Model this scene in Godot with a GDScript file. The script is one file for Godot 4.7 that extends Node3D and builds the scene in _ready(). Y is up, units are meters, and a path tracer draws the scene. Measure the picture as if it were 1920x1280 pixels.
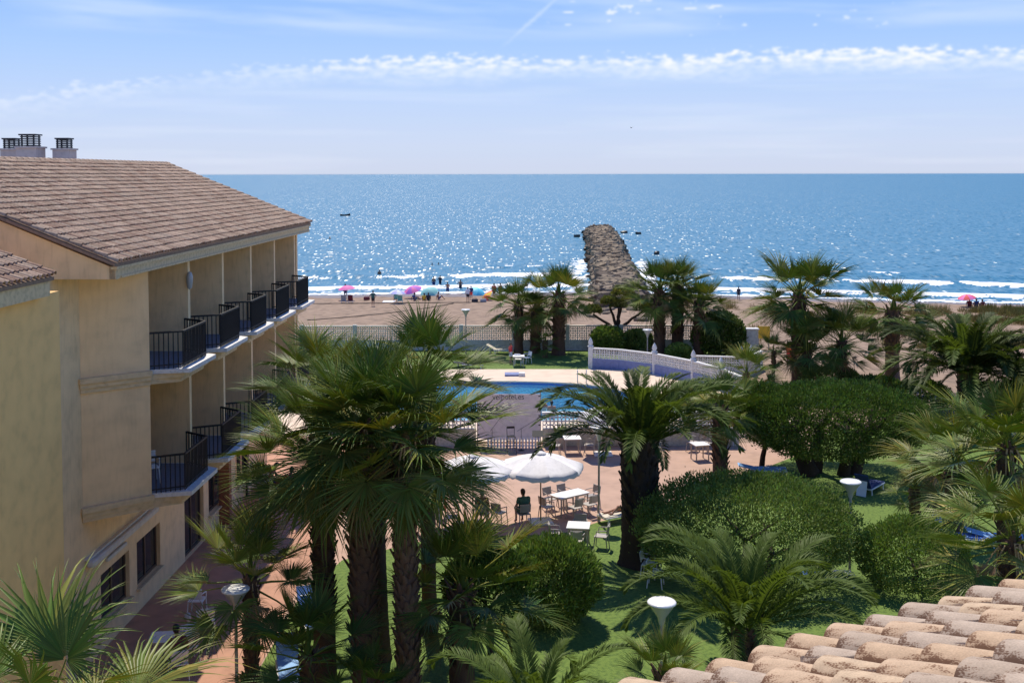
extends Node3D

var M := {}
var used := {}
var rng := RandomNumberGenerator.new()
var mesh_cache := {}

# ---------------------------------------------------------------- mesh builder
class MB:
	var v := PackedVector3Array()
	var ix := PackedInt32Array()
	var col := PackedColorArray()
	var cc := Color.WHITE
	var tint := false
	var uv := PackedVector2Array()
	func p(a: Vector3) -> int:
		v.append(a)
		if tint: col.append(cc)
		return v.size() - 1
	func t(a: int, b: int, c: int) -> void:
		ix.append(a); ix.append(c); ix.append(b)
	func tri(a: Vector3, b: Vector3, c: Vector3) -> void:
		t(p(a), p(b), p(c))
	func q(a: int, b: int, c: int, d: int) -> void:
		t(a, b, c); t(a, c, d)
	func quad(a: Vector3, b: Vector3, c: Vector3, d: Vector3) -> void:
		q(p(a), p(b), p(c), p(d))
	func box(c: Vector3, s: Vector3, bs := Basis.IDENTITY, bevel := 0.0) -> void:
		var h := s * 0.5
		if bevel <= 0.0:
			for f in [[0, 1, 2], [1, 2, 0], [2, 0, 1]]:
				for sg in [1.0, -1.0]:
					var n := Vector3.ZERO; n[f[0]] = h[f[0]] * sg
					var u := Vector3.ZERO; u[f[1]] = h[f[1]]
					var w := Vector3.ZERO; w[f[2]] = h[f[2]] * sg
					quad(c + bs * (n - u - w), c + bs * (n + u - w), c + bs * (n + u + w), c + bs * (n - u + w))
			return
		var b := bevel
		for f in [[0, 1, 2], [1, 2, 0], [2, 0, 1]]:
			for sg in [1.0, -1.0]:
				var n := Vector3.ZERO; n[f[0]] = h[f[0]] * sg
				var u := Vector3.ZERO; u[f[1]] = h[f[1]] - b
				var w := Vector3.ZERO; w[f[2]] = (h[f[2]] - b) * sg
				quad(c + bs * (n - u - w), c + bs * (n + u - w), c + bs * (n + u + w), c + bs * (n - u + w))
			for s1 in [1.0, -1.0]:
				for s2 in [1.0, -1.0]:
					var a0 := Vector3.ZERO; a0[f[0]] = -(h[f[0]] - b); a0[f[1]] = h[f[1]] * s1; a0[f[2]] = (h[f[2]] - b) * s2
					var a1 := a0; a1[f[0]] = -a0[f[0]]
					var b0 := a0; b0[f[1]] = (h[f[1]] - b) * s1; b0[f[2]] = h[f[2]] * s2
					var b1 := b0; b1[f[0]] = -b0[f[0]]
					if s1 * s2 > 0: quad(c + bs * a0, c + bs * a1, c + bs * b1, c + bs * b0)
					else: quad(c + bs * b0, c + bs * b1, c + bs * a1, c + bs * a0)
		for sx in [1.0, -1.0]:
			for sy in [1.0, -1.0]:
				for sz in [1.0, -1.0]:
					var x := c + bs * Vector3(h.x * sx, (h.y - b) * sy, (h.z - b) * sz)
					var y := c + bs * Vector3((h.x - b) * sx, h.y * sy, (h.z - b) * sz)
					var z := c + bs * Vector3((h.x - b) * sx, (h.y - b) * sy, h.z * sz)
					if sx * sy * sz > 0: tri(x, y, z)
					else: tri(x, z, y)
	# bar of rectangular section between two points
	func bar(a: Vector3, b: Vector3, w: float, h: float, up := Vector3.UP) -> void:
		var d := b - a
		var z := d.normalized()
		if absf(z.dot(up)) > 0.98: up = Vector3.FORWARD
		var x := up.cross(z).normalized()
		box((a + b) * 0.5, Vector3(w, h, d.length()), Basis(x, z.cross(x), z))
	func tube(pts: Array, rad: Array, n := 8, caps := true) -> void:
		var rings := []
		var x := Vector3.ZERO
		for i in pts.size():
			var a: Vector3 = pts[maxi(i - 1, 0)]
			var b: Vector3 = pts[mini(i + 1, pts.size() - 1)]
			var z := (b - a).normalized()
			if x == Vector3.ZERO:
				x = (Vector3.RIGHT if absf(z.x) < 0.8 else Vector3.UP).cross(z).normalized()
			else:
				x = (x - z * x.dot(z)).normalized()
			var y := z.cross(x)
			var ring := []
			for k in n:
				var an := TAU * k / n
				ring.append(p(pts[i] + (x * cos(an) + y * sin(an)) * rad[i]))
			rings.append(ring)
		for i in rings.size() - 1:
			for k in n:
				q(rings[i][k], rings[i][(k + 1) % n], rings[i + 1][(k + 1) % n], rings[i + 1][k])
		if caps:
			for e in [0, pts.size() - 1]:
				var c := p(pts[e])
				var ring: Array = rings[e]
				for k in n:
					var a0 := p(v[ring[k]])
					var a1 := p(v[ring[(k + 1) % n]])
					if e == 0: t(c, a1, a0)
					else: t(c, a0, a1)
	# profile of (radius, height) turned round the y axis
	func lathe(prof: Array, n := 16, c := Vector3.ZERO) -> void:
		var rings := []
		for r in prof:
			var ring := []
			for k in n:
				var an := TAU * k / n
				ring.append(p(c + Vector3(cos(an) * r.x, r.y, -sin(an) * r.x)))
			rings.append(ring)
		for i in rings.size() - 1:
			for k in n:
				q(rings[i][k], rings[i][(k + 1) % n], rings[i + 1][(k + 1) % n], rings[i + 1][k])
	# flat polygon in the xz plane, thick downwards
	func slab(poly: PackedVector2Array, y0: float, y1: float) -> void:
		if not Geometry2D.is_polygon_clockwise(poly): poly.reverse()
		var tr := Geometry2D.triangulate_polygon(poly)
		for i in range(0, tr.size(), 3):
			var a := poly[tr[i]]; var b := poly[tr[i + 1]]; var c := poly[tr[i + 2]]
			if (b - a).cross(c - a) > 0:
				var e := b; b = c; c = e
			tri(Vector3(a.x, y1, a.y), Vector3(b.x, y1, b.y), Vector3(c.x, y1, c.y))
			tri(Vector3(a.x, y0, a.y), Vector3(c.x, y0, c.y), Vector3(b.x, y0, b.y))
		for i in poly.size():
			var a := poly[i]; var b := poly[(i + 1) % poly.size()]
			quad(Vector3(a.x, y0, a.y), Vector3(a.x, y1, a.y), Vector3(b.x, y1, b.y), Vector3(b.x, y0, b.y))
	func mesh() -> ArrayMesh:
		var nn := PackedVector3Array(); nn.resize(v.size())
		for i in range(0, ix.size(), 3):
			var a := ix[i]; var b := ix[i + 2]; var c := ix[i + 1]
			var n := (v[b] - v[a]).cross(v[c] - v[a])
			nn[a] += n; nn[b] += n; nn[c] += n
		for i in nn.size():
			nn[i] = nn[i].normalized() if nn[i].length_squared() > 1e-20 else Vector3.UP
		var ar := []; ar.resize(Mesh.ARRAY_MAX)
		ar[Mesh.ARRAY_VERTEX] = v; ar[Mesh.ARRAY_NORMAL] = nn; ar[Mesh.ARRAY_INDEX] = ix
		if tint: ar[Mesh.ARRAY_COLOR] = col
		if uv.size() == v.size(): ar[Mesh.ARRAY_TEX_UV] = uv
		var m := ArrayMesh.new()
		m.add_surface_from_arrays(Mesh.PRIMITIVE_TRIANGLES, ar)
		return m

# ---------------------------------------------------------------- nodes
func numbered(n: String) -> String:
	var k: int = used.get(n, 0)
	used[n] = k + 1
	return n if k == 0 else "%s_%03d" % [n, k]

func thing(n: String, label: String, category: String, at := Vector3.ZERO, turn := 0.0, group := "") -> Node3D:
	var o := Node3D.new()
	o.name = numbered(n)
	add_child(o)
	o.position = at
	o.rotation_degrees.y = turn
	o.set_meta("label", label); o.set_meta("category", category)
	if group: o.set_meta("group", group)
	return o

func part(parent: Node3D, n: String, m: Mesh, mat: Material, at := Vector3.ZERO) -> MeshInstance3D:
	var o := MeshInstance3D.new()
	o.name = n
	o.mesh = m
	o.material_override = mat
	o.position = at
	parent.add_child(o, true)
	return o

func ground_piece(n: String, m: Mesh, mat: Material, kind := "structure") -> MeshInstance3D:
	var o := MeshInstance3D.new()
	o.name = numbered(n)
	o.mesh = m
	o.material_override = mat
	add_child(o)
	o.set_meta("kind", kind)
	return o

func copy(o: Node3D, label: String, at: Vector3, turn := 0.0) -> Node3D:
	var c: Node3D = o.duplicate()
	c.name = numbered(String(o.name).rstrip("0123456789").rstrip("_"))
	add_child(c)
	c.position = at
	c.rotation_degrees.y = turn
	c.set_meta("label", label)
	return c

# ---------------------------------------------------------------- materials
func noise_tex(sd: int, freq: float, ramp: Array, octaves := 4, size := 512, type := FastNoiseLite.TYPE_SIMPLEX_SMOOTH) -> NoiseTexture2D:
	var n := FastNoiseLite.new()
	n.seed = sd; n.frequency = freq; n.fractal_octaves = octaves; n.noise_type = type
	var t := NoiseTexture2D.new()
	t.width = size; t.height = size; t.seamless = true; t.noise = n
	if ramp.size():
		var g := Gradient.new()
		g.offsets = PackedFloat32Array(); g.colors = PackedColorArray()
		var off := PackedFloat32Array(); var cs := PackedColorArray()
		for r in ramp:
			off.append(r[0]); cs.append(r[1] if r[1] is Color else Color(r[1], r[1], r[1]))
		g.offsets = off; g.colors = cs
		t.color_ramp = g
	return t

func lin(r: float, g: float, b: float) -> Color:
	return Color(r, g, b).linear_to_srgb()

func mat(n: String, c: Color, rough := 0.8, tex: Texture2D = null, scale := 1.0, bump: Texture2D = null, bump_cm := 0.0) -> StandardMaterial3D:
	var m := StandardMaterial3D.new()
	m.resource_name = n
	m.albedo_color = c
	m.roughness = rough
	m.cull_mode = BaseMaterial3D.CULL_DISABLED
	if tex or bump:
		m.uv1_triplanar = true; m.uv1_world_triplanar = true
		m.uv1_scale = Vector3.ONE * scale
	if tex: m.albedo_texture = tex
	if bump:
		m.heightmap_enabled = true; m.heightmap_texture = bump; m.heightmap_scale = bump_cm
	M[n] = m
	return m

func leafy(n: String, c: Color, back: Color, rough := 0.45) -> void:
	var m := mat(n, c, rough)
	m.backlight_enabled = true
	m.backlight = back
	m.metallic_specular = 0.22 if n.begins_with("fan") else 0.18

func make_materials() -> void:
	var soft := noise_tex(1, 0.012, [[0.0, 0.9], [0.45, 0.965], [1.0, 1.0]])
	var blot := noise_tex(2, 0.02, [[0.0, 0.82], [0.4, 0.94], [0.6, 0.98], [1.0, 1.0]], 5)
	var fine := noise_tex(3, 0.09, [], 4)
	var grit := noise_tex(4, 0.2, [], 3)
	mat("wall_bounce_lit", lin(0.97, 0.6, 0.23), 0.9, soft, 0.25, grit, 0.15)  # bounced light on the nearer wing is put into this warmer ochre
	mat("wall", lin(0.92, 0.67, 0.38), 0.9, soft, 0.25, grit, 0.15)
	# rain streaks on the plaster: long thin stains that run down
	var streak := noise_tex(17, 0.02, [[0.0, Color(0.36, 0.26, 0.17, 0.16)], [0.3, Color(0.4, 0.3, 0.2, 0.06)], [0.45, Color(0.4, 0.3, 0.2, 0.0)], [1.0, Color(0.5, 0.4, 0.3, 0.0)]], 6)
	for k in ["wall"]:
		var wm: StandardMaterial3D = M[k]
		wm.detail_enabled = true; wm.detail_albedo = streak; wm.detail_uv_layer = BaseMaterial3D.DETAIL_UV_2
		wm.uv2_triplanar = true; wm.uv2_world_triplanar = true; wm.uv2_scale = Vector3(0.7, 0.09, 0.7)
	mat("trim", lin(0.74, 0.57, 0.34), 0.85, blot, 0.5, grit, 0.1)
	mat("chimney", lin(0.66, 0.6, 0.55), 0.9, soft, 0.6)
	mat("cowl", lin(0.03, 0.03, 0.035), 0.5)
	mat("iron", lin(0.006, 0.006, 0.009), 0.65)
	mat("balcony_floor", lin(0.16, 0.18, 0.23), 0.6, soft, 0.8)
	mat("glass", lin(0.02, 0.025, 0.03), 0.06)
	mat("frame_brown", lin(0.1, 0.06, 0.04), 0.5)
	mat("brick_red", lin(0.3, 0.11, 0.06), 0.85, blot, 0.8)
	mat("awning", lin(0.68, 0.65, 0.6), 0.7, soft, 0.6)
	mat("white_slab", lin(0.75, 0.73, 0.7), 0.7, blot, 0.7)
	mat("paving", lin(0.48, 0.25, 0.16), 0.85, noise_tex(5, 0.02, [[0.0, 0.84], [0.35, 0.93], [0.7, 0.98], [1.0, 1.0]], 5), 0.11, grit, 0.2)
	mat("terrace", lin(0.5, 0.32, 0.23), 0.85, noise_tex(6, 0.02, [[0.0, 0.86], [0.4, 0.95], [1.0, 1.0]], 5), 0.09, grit, 0.2)
	mat("deck", lin(0.74, 0.58, 0.44), 0.8, soft, 0.12, grit, 0.1)
	mat("lawn", lin(0.155, 0.225, 0.036), 0.9, noise_tex(7, 0.05, [[0.0, Color(0.62, 0.7, 0.6)], [0.5, Color(0.88, 0.92, 0.85)], [1.0, 1.0]], 6), 0.22, grit, 2.0)
	mat("sand", lin(0.34, 0.24, 0.17), 0.95, noise_tex(8, 0.03, [[0.0, Color(0.72, 0.72, 0.72)], [0.5, Color(0.92, 0.91, 0.9)], [1.0, 1.0]], 6), 0.045, noise_tex(9, 0.06, [], 5), 6.0)
	mat("wet_sand", lin(0.2, 0.135, 0.09), 0.35)
	mat("garden_wall", lin(0.55, 0.56, 0.5), 0.85, blot, 0.35, grit, 0.1)
	mat("lattice", lin(0.7, 0.62, 0.5), 0.8)
	mat("white_wall", lin(0.76, 0.75, 0.73), 0.75, blot, 0.5)
	mat("blue_wall", lin(0.2, 0.24, 0.45), 0.7, blot, 0.4)
	mat("cream_wall", lin(0.6, 0.55, 0.42), 0.85, blot, 0.5, grit, 0.1)
	mat("pool_tile", lin(0.32, 0.74, 0.88), 0.35, noise_tex(10, 0.03, [[0.0, 0.85], [1.0, 1.0]]), 0.4)
	mat("pool_band", lin(0.03, 0.12, 0.4), 0.3)
	var w := mat("pool_water", Color(lin(0.12, 0.55, 0.78), 0.16), 0.03)
	w.transparency = BaseMaterial3D.TRANSPARENCY_ALPHA
	w.uv1_triplanar = true; w.uv1_world_triplanar = true
	w.normal_enabled = true
	var nt := noise_tex(11, 0.03, [], 3, 512)
	nt.as_normal_map = true; nt.bump_strength = 6.0
	w.normal_texture = nt; w.uv1_scale = Vector3(0.25, 0.25, 0.12)
	mat("plastic_white", lin(0.78, 0.77, 0.75), 0.45)
	mat("plastic_taupe", lin(0.4, 0.36, 0.32), 0.5)
	mat("canvas", lin(0.87, 0.84, 0.82), 0.85, soft, 0.8)
	M.canvas.backlight_enabled = true; M.canvas.backlight = Color(0.35, 0.33, 0.3)
	mat("pole_grey", lin(0.35, 0.33, 0.3), 0.5)
	mat("wood_pole", lin(0.14, 0.08, 0.05), 0.6)
	mat("lamp_white", lin(0.82, 0.81, 0.78), 0.25)
	mat("lamp_cone", lin(0.4, 0.41, 0.41), 0.12)
	mat("black", lin(0.012, 0.012, 0.014), 0.6)
	mat("banner", lin(0.86, 0.8, 0.74), 0.8, soft, 0.4)
	mat("print", lin(0.02, 0.02, 0.02), 0.7)
	mat("steel", lin(0.6, 0.6, 0.6), 0.25).metallic = 1.0
	mat("blue_cloth", lin(0.06, 0.17, 0.5), 0.7)
	mat("light_blue_cloth", lin(0.25, 0.45, 0.75), 0.7)
	mat("navy_cloth", lin(0.02, 0.045, 0.16), 0.7)
	mat("cream_cloth", lin(0.62, 0.56, 0.45), 0.8)
	mat("paper", lin(0.6, 0.63, 0.72), 0.8)
	mat("pot", lin(0.62, 0.58, 0.5), 0.7, blot, 1.2)
	mat("pink_cloth", lin(0.8, 0.16, 0.42), 0.7)
	mat("purple_cloth", lin(0.42, 0.12, 0.55), 0.7)
	mat("lilac_cloth", lin(0.42, 0.42, 0.75), 0.7)
	mat("cyan_cloth", lin(0.12, 0.6, 0.75), 0.6)
	mat("teal_cloth", lin(0.2, 0.5, 0.48), 0.7)
	mat("red_cloth", lin(0.75, 0.06, 0.06), 0.7)
	mat("yellow_cloth", lin(0.8, 0.5, 0.04), 0.7)
	mat("dark_cloth", lin(0.03, 0.03, 0.045), 0.8)
	mat("green_cloth", lin(0.04, 0.12, 0.1), 0.8)
	mat("maroon_cloth", lin(0.14, 0.02, 0.03), 0.8)
	mat("grey_cloth", lin(0.3, 0.32, 0.36), 0.8)
	mat("white_cloth", lin(0.75, 0.76, 0.8), 0.8)
	mat("orange_cloth", lin(0.8, 0.16, 0.05), 0.7)
	mat("rope", lin(0.06, 0.05, 0.045), 0.9)
	mat("skin", lin(0.38, 0.19, 0.12), 0.6)
	mat("skin_tan", lin(0.24, 0.11, 0.065), 0.6)
	mat("hair_dark", lin(0.015, 0.01, 0.008), 0.6)
	mat("hair_grey", lin(0.45, 0.43, 0.42), 0.7)
	# plants
	leafy("fan_a", lin(0.3, 0.41, 0.08), Color(0.44, 0.48, 0.14), 0.36)
	leafy("fan_b", lin(0.2, 0.31, 0.065), Color(0.36, 0.42, 0.12), 0.40)
	leafy("fan_c", lin(0.4, 0.44, 0.085), Color(0.5, 0.5, 0.15), 0.36)
	leafy("fan_dry", lin(0.8, 0.6, 0.33), Color(0.4, 0.3, 0.16), 0.7)
	leafy("fan_pale", lin(0.42, 0.4, 0.12), Color(0.4, 0.4, 0.16), 0.42)
	leafy("date_a", lin(0.07, 0.102, 0.02), Color(0.32, 0.38, 0.1), 0.50)
	leafy("date_b", lin(0.042, 0.06, 0.015), Color(0.2, 0.24, 0.07), 0.50)
	leafy("bush_a", lin(1.0, 1.0, 1.0), Color(0.68, 0.72, 0.5), 0.5)
	for k in ["bush_a", "fan_a", "fan_b", "fan_c", "fan_pale", "fan_dry"]: M[k].vertex_color_use_as_albedo = true
	var bark := noise_tex(12, 0.08, [[0.0, Color(0.35, 0.33, 0.33)], [0.5, Color(0.8, 0.75, 0.72)], [1.0, 1.0]], 4)
	mat("bark", lin(0.23, 0.14, 0.092), 0.95, bark, 1.6, fine, 2.0)
	mat("bark_pale", lin(0.4, 0.26, 0.175), 0.95, bark, 1.6, fine, 2.0)
	mat("bark_dark", lin(0.11, 0.08, 0.06), 0.95, bark, 2.0, fine, 1.5)
	mat("scrub", lin(0.17, 0.16, 0.07), 0.9)
	# roof tiles: fired clay with lichen
	# brown lichen crusts thicken towards the flank at low u; u runs round the barrel, v along it
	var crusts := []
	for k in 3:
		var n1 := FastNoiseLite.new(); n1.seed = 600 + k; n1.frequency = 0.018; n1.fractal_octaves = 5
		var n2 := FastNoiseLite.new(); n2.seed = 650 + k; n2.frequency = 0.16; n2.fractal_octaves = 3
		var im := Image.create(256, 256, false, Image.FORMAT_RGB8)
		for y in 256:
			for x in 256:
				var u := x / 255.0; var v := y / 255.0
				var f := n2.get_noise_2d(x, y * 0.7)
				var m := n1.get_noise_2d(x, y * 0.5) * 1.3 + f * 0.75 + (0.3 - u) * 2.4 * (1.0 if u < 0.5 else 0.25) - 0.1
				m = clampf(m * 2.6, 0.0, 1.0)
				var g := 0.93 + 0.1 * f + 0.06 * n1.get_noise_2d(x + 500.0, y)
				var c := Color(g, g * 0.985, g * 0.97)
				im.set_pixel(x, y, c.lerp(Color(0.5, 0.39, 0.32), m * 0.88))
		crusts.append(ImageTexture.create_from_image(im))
	var weather := noise_tex(14, 0.03, [[0.0, Color(0.6, 0.57, 0.56)], [0.4, Color(0.86, 0.85, 0.84)], [1.0, 1.0]], 6)
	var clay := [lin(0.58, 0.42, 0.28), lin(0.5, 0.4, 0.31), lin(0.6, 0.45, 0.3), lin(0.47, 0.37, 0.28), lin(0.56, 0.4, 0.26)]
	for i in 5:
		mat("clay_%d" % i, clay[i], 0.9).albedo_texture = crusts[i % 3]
		mat("old_tile_%d" % i, [lin(0.52, 0.365, 0.26), lin(0.42, 0.29, 0.2), lin(0.58, 0.42, 0.3), lin(0.38, 0.24, 0.165), lin(0.48, 0.36, 0.265)][i], 0.9, weather, 0.7)
	var ot := mat("old_tile", Color.WHITE, 0.9, weather, 0.7)
	ot.vertex_color_use_as_albedo = true
	mat("mortar", lin(0.3, 0.2, 0.14), 0.95, blot, 0.8)
	var rk := mat("rock", Color.WHITE, 0.95, noise_tex(15, 0.05, [[0.0, 0.5], [0.5, 0.85], [1.0, 1.0]], 5), 0.25, fine, 6.0)
	rk.vertex_color_use_as_albedo = true
	for i in 4:
		mat("rock_%d" % i, [lin(0.31, 0.24, 0.17), lin(0.37, 0.285, 0.195), lin(0.22, 0.165, 0.12), lin(0.41, 0.315, 0.22)][i], 0.95, rk.albedo_texture, 0.25, fine, 6.0)
	mat("wet_rock", lin(0.04, 0.035, 0.03), 0.4)
	mat("foam", lin(0.85, 0.86, 0.87), 0.7)

# ---------------------------------------------------------------- sky
func make_sky() -> PanoramaSkyMaterial:
	var w := 4096; var h := 2048
	var n1 := FastNoiseLite.new(); n1.seed = 21; n1.frequency = 0.09; n1.fractal_octaves = 5
	var n2 := FastNoiseLite.new(); n2.seed = 22; n2.frequency = 0.35; n2.fractal_octaves = 4
	var stops := [[-90.0, Color8(150, 165, 190)], [-0.01, Color8(196, 205, 226)], [0.0, Color8(199, 207, 227)], [1.6, Color8(197, 210, 234)], [3.5, Color8(187, 207, 240)], [6.0, Color8(168, 199, 243)], [9.0, Color8(145, 185, 242)], [18.0, Color8(112, 158, 228)], [35.0, Color8(78, 125, 202)], [60.0, Color8(56, 98, 178)], [90.0, Color8(46, 84, 162)]]
	# the clear gradient, small, then enlarged
	var im := Image.create(4, h, false, Image.FORMAT_RGB8)
	for y in h:
		var e := 90.0 - (y + 0.5) * 180.0 / h
		var c: Color = stops[0][1]
		for i in stops.size() - 1:
			if e >= stops[i][0] and e <= stops[i + 1][0]:
				c = stops[i][1].lerp(stops[i + 1][1], (e - stops[i][0]) / (stops[i + 1][0] - stops[i][0]))
		for x in 4: im.set_pixel(x, y, c)
	im.resize(w, h, Image.INTERPOLATE_NEAREST)
	var white := Color8(238, 241, 250)
	for y in range(int(h / 2.0 - 15.0 * h / 180.0), h / 2):
		var e := 90.0 - (y + 0.5) * 180.0 / h
		for x in w:
			var az := (x + 0.5) * 360.0 / w
			if az > 180.0: az -= 360.0
			# long bank of broken cloud
			var wob := n1.get_noise_2d(az * 0.6, 7.0)
			var mid := 5.5 - 0.0034 * (az - 2.0) * (az - 2.0) if az < 2.0 else 5.5 + 0.05 * sin(az * 0.2)
			mid = maxf(mid, 2.2) + wob * 0.25
			var fl := n2.get_noise_2d(az * 3.2, e * 9.0)
			var big := n1.get_noise_2d(az * 1.1, e * 5.0 + 40.0)
			var up := e - mid
			var a := 0.0
			if up > 0.0:
				var top := 0.28 + 0.45 * maxf(0.0, fl + 0.35) + 0.5 * maxf(0.0, big)
				a = clampf((top - up) / 0.22, 0.0, 1.0) * clampf(0.62 + fl * 0.9 + big * 0.4, 0.0, 1.0)
			else:
				a = clampf(1.0 + up / (0.95 + 0.5 * big), 0.0, 1.0) * clampf(0.62 + fl * 0.55 + big * 0.4, 0.0, 0.95)
			a *= clampf(0.62 + 0.9 * n1.get_noise_2d(az * 0.35, 90.0) + (0.25 if az > -10.0 and az < 30.0 else 0.0), 0.12, 1.0)
			# thin veil above and faint streaks below
			var veil := clampf(0.3 + n1.get_noise_2d((az + e * 4.0) * 0.7, e * 6.0 + 200.0) * 1.5, 0.0, 1.0) * clampf((e - 6.6) / 0.8, 0.0, 1.0) * clampf((10.5 - e) / 2.0, 0.0, 1.0)
			a = maxf(a, veil * 0.34)
			var st := clampf(n1.get_noise_2d(az * 0.45, e * 9.0 + 400.0) * 1.6, 0.0, 1.0) * clampf((mid - e) / 0.8, 0.0, 1.0)
			a = maxf(a, st * 0.22)
			# small puffs high up and a vapour trail
			var pf := n2.get_noise_2d(az * 1.6 + 50.0, e * 5.0 + 70.0) + 0.55 * n1.get_noise_2d(az * 1.1 + 9.0, e + 300.0)
			a = maxf(a, clampf((pf - 0.5) * 5.0, 0.0, 0.8) * clampf(0.5 + n1.get_noise_2d(az * 0.3 + 2.0, 777.0) * 3.0, 0.0, 1.0) * clampf((e - 6.7) / 0.4, 0.0, 1.0) * clampf((9.5 - e) / 1.0, 0.0, 1.0))
			var tr := absf((az - 0.2) - (e - 7.0) * 1.15) * 0.66
			if e > 6.3: a = maxf(a, clampf(1.0 - tr / (0.16 + 0.1 * fl), 0.0, 1.0) * 0.42 * clampf(e - 6.3, 0.0, 1.0))
			if a > 0.004:
				im.set_pixel(x, y, im.get_pixel(x, y).lerp(white, a))
	var m := PanoramaSkyMaterial.new()
	m.panorama = ImageTexture.create_from_image(im)
	return m

func make_view() -> void:
	var cam := Camera3D.new()
	cam.name = "camera"
	add_child(cam)
	cam.position = Vector3(0, 13, 0)
	cam.rotation_degrees = Vector3(-2.590, 0, -0.09)
	cam.projection = Camera3D.PROJECTION_FRUSTUM
	cam.near = 0.1
	cam.far = 60000.0
	cam.size = 0.1 * 1280.0 / 2100.0
	cam.frustum_offset = Vector2(0, -0.1 * 219.0 / 2100.0)
	cam.current = true
	var we := WorldEnvironment.new()
	we.name = "environment"
	var e := Environment.new()
	e.background_mode = Environment.BG_SKY
	e.sky = Sky.new()
	e.sky.sky_material = make_sky()
	e.background_energy_multiplier = 1.0
	e.tonemap_mode = Environment.TONE_MAPPER_LINEAR
	e.tonemap_exposure = 1.13
	e.sdfgi_enabled = true; e.ssao_enabled = true; e.ssil_enabled = true
	we.environment = e
	add_child(we)
	var sun := DirectionalLight3D.new()
	sun.name = "sun"
	add_child(sun)
	sun.look_at_from_position(Vector3.ZERO, Vector3(0.09, -1.0, 0.55), Vector3.UP)
	sun.light_color = Color(1.0, 0.965, 0.9)
	sun.light_energy = 1.45
	sun.light_angular_distance = 0.5
	sun.shadow_enabled = true

# ---------------------------------------------------------------- ground, beach, sea
const WATERLINE := [[-400.0, -128.0], [-60.0, -134.0], [-23.5, -136.5], [-4.0, -138.4], [8.7, -139.6], [28.2, -134.2], [51.2, -127.5], [120.0, -112.0], [400.0, -80.0]]
func shore(x: float) -> float:
	for i in WATERLINE.size() - 1:
		if x <= WATERLINE[i + 1][0]:
			return lerpf(WATERLINE[i][1], WATERLINE[i + 1][1], clampf((x - WATERLINE[i][0]) / (WATERLINE[i + 1][0] - WATERLINE[i][0]), 0.0, 1.0))
	return -80.0

const SEA := -1.8

func poly(pts: Array) -> PackedVector2Array:
	var o := PackedVector2Array()
	for a in pts: o.append(Vector2(a.x, a.z) if a is Vector3 else Vector2(a[0], a[1]))
	return o

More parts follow.
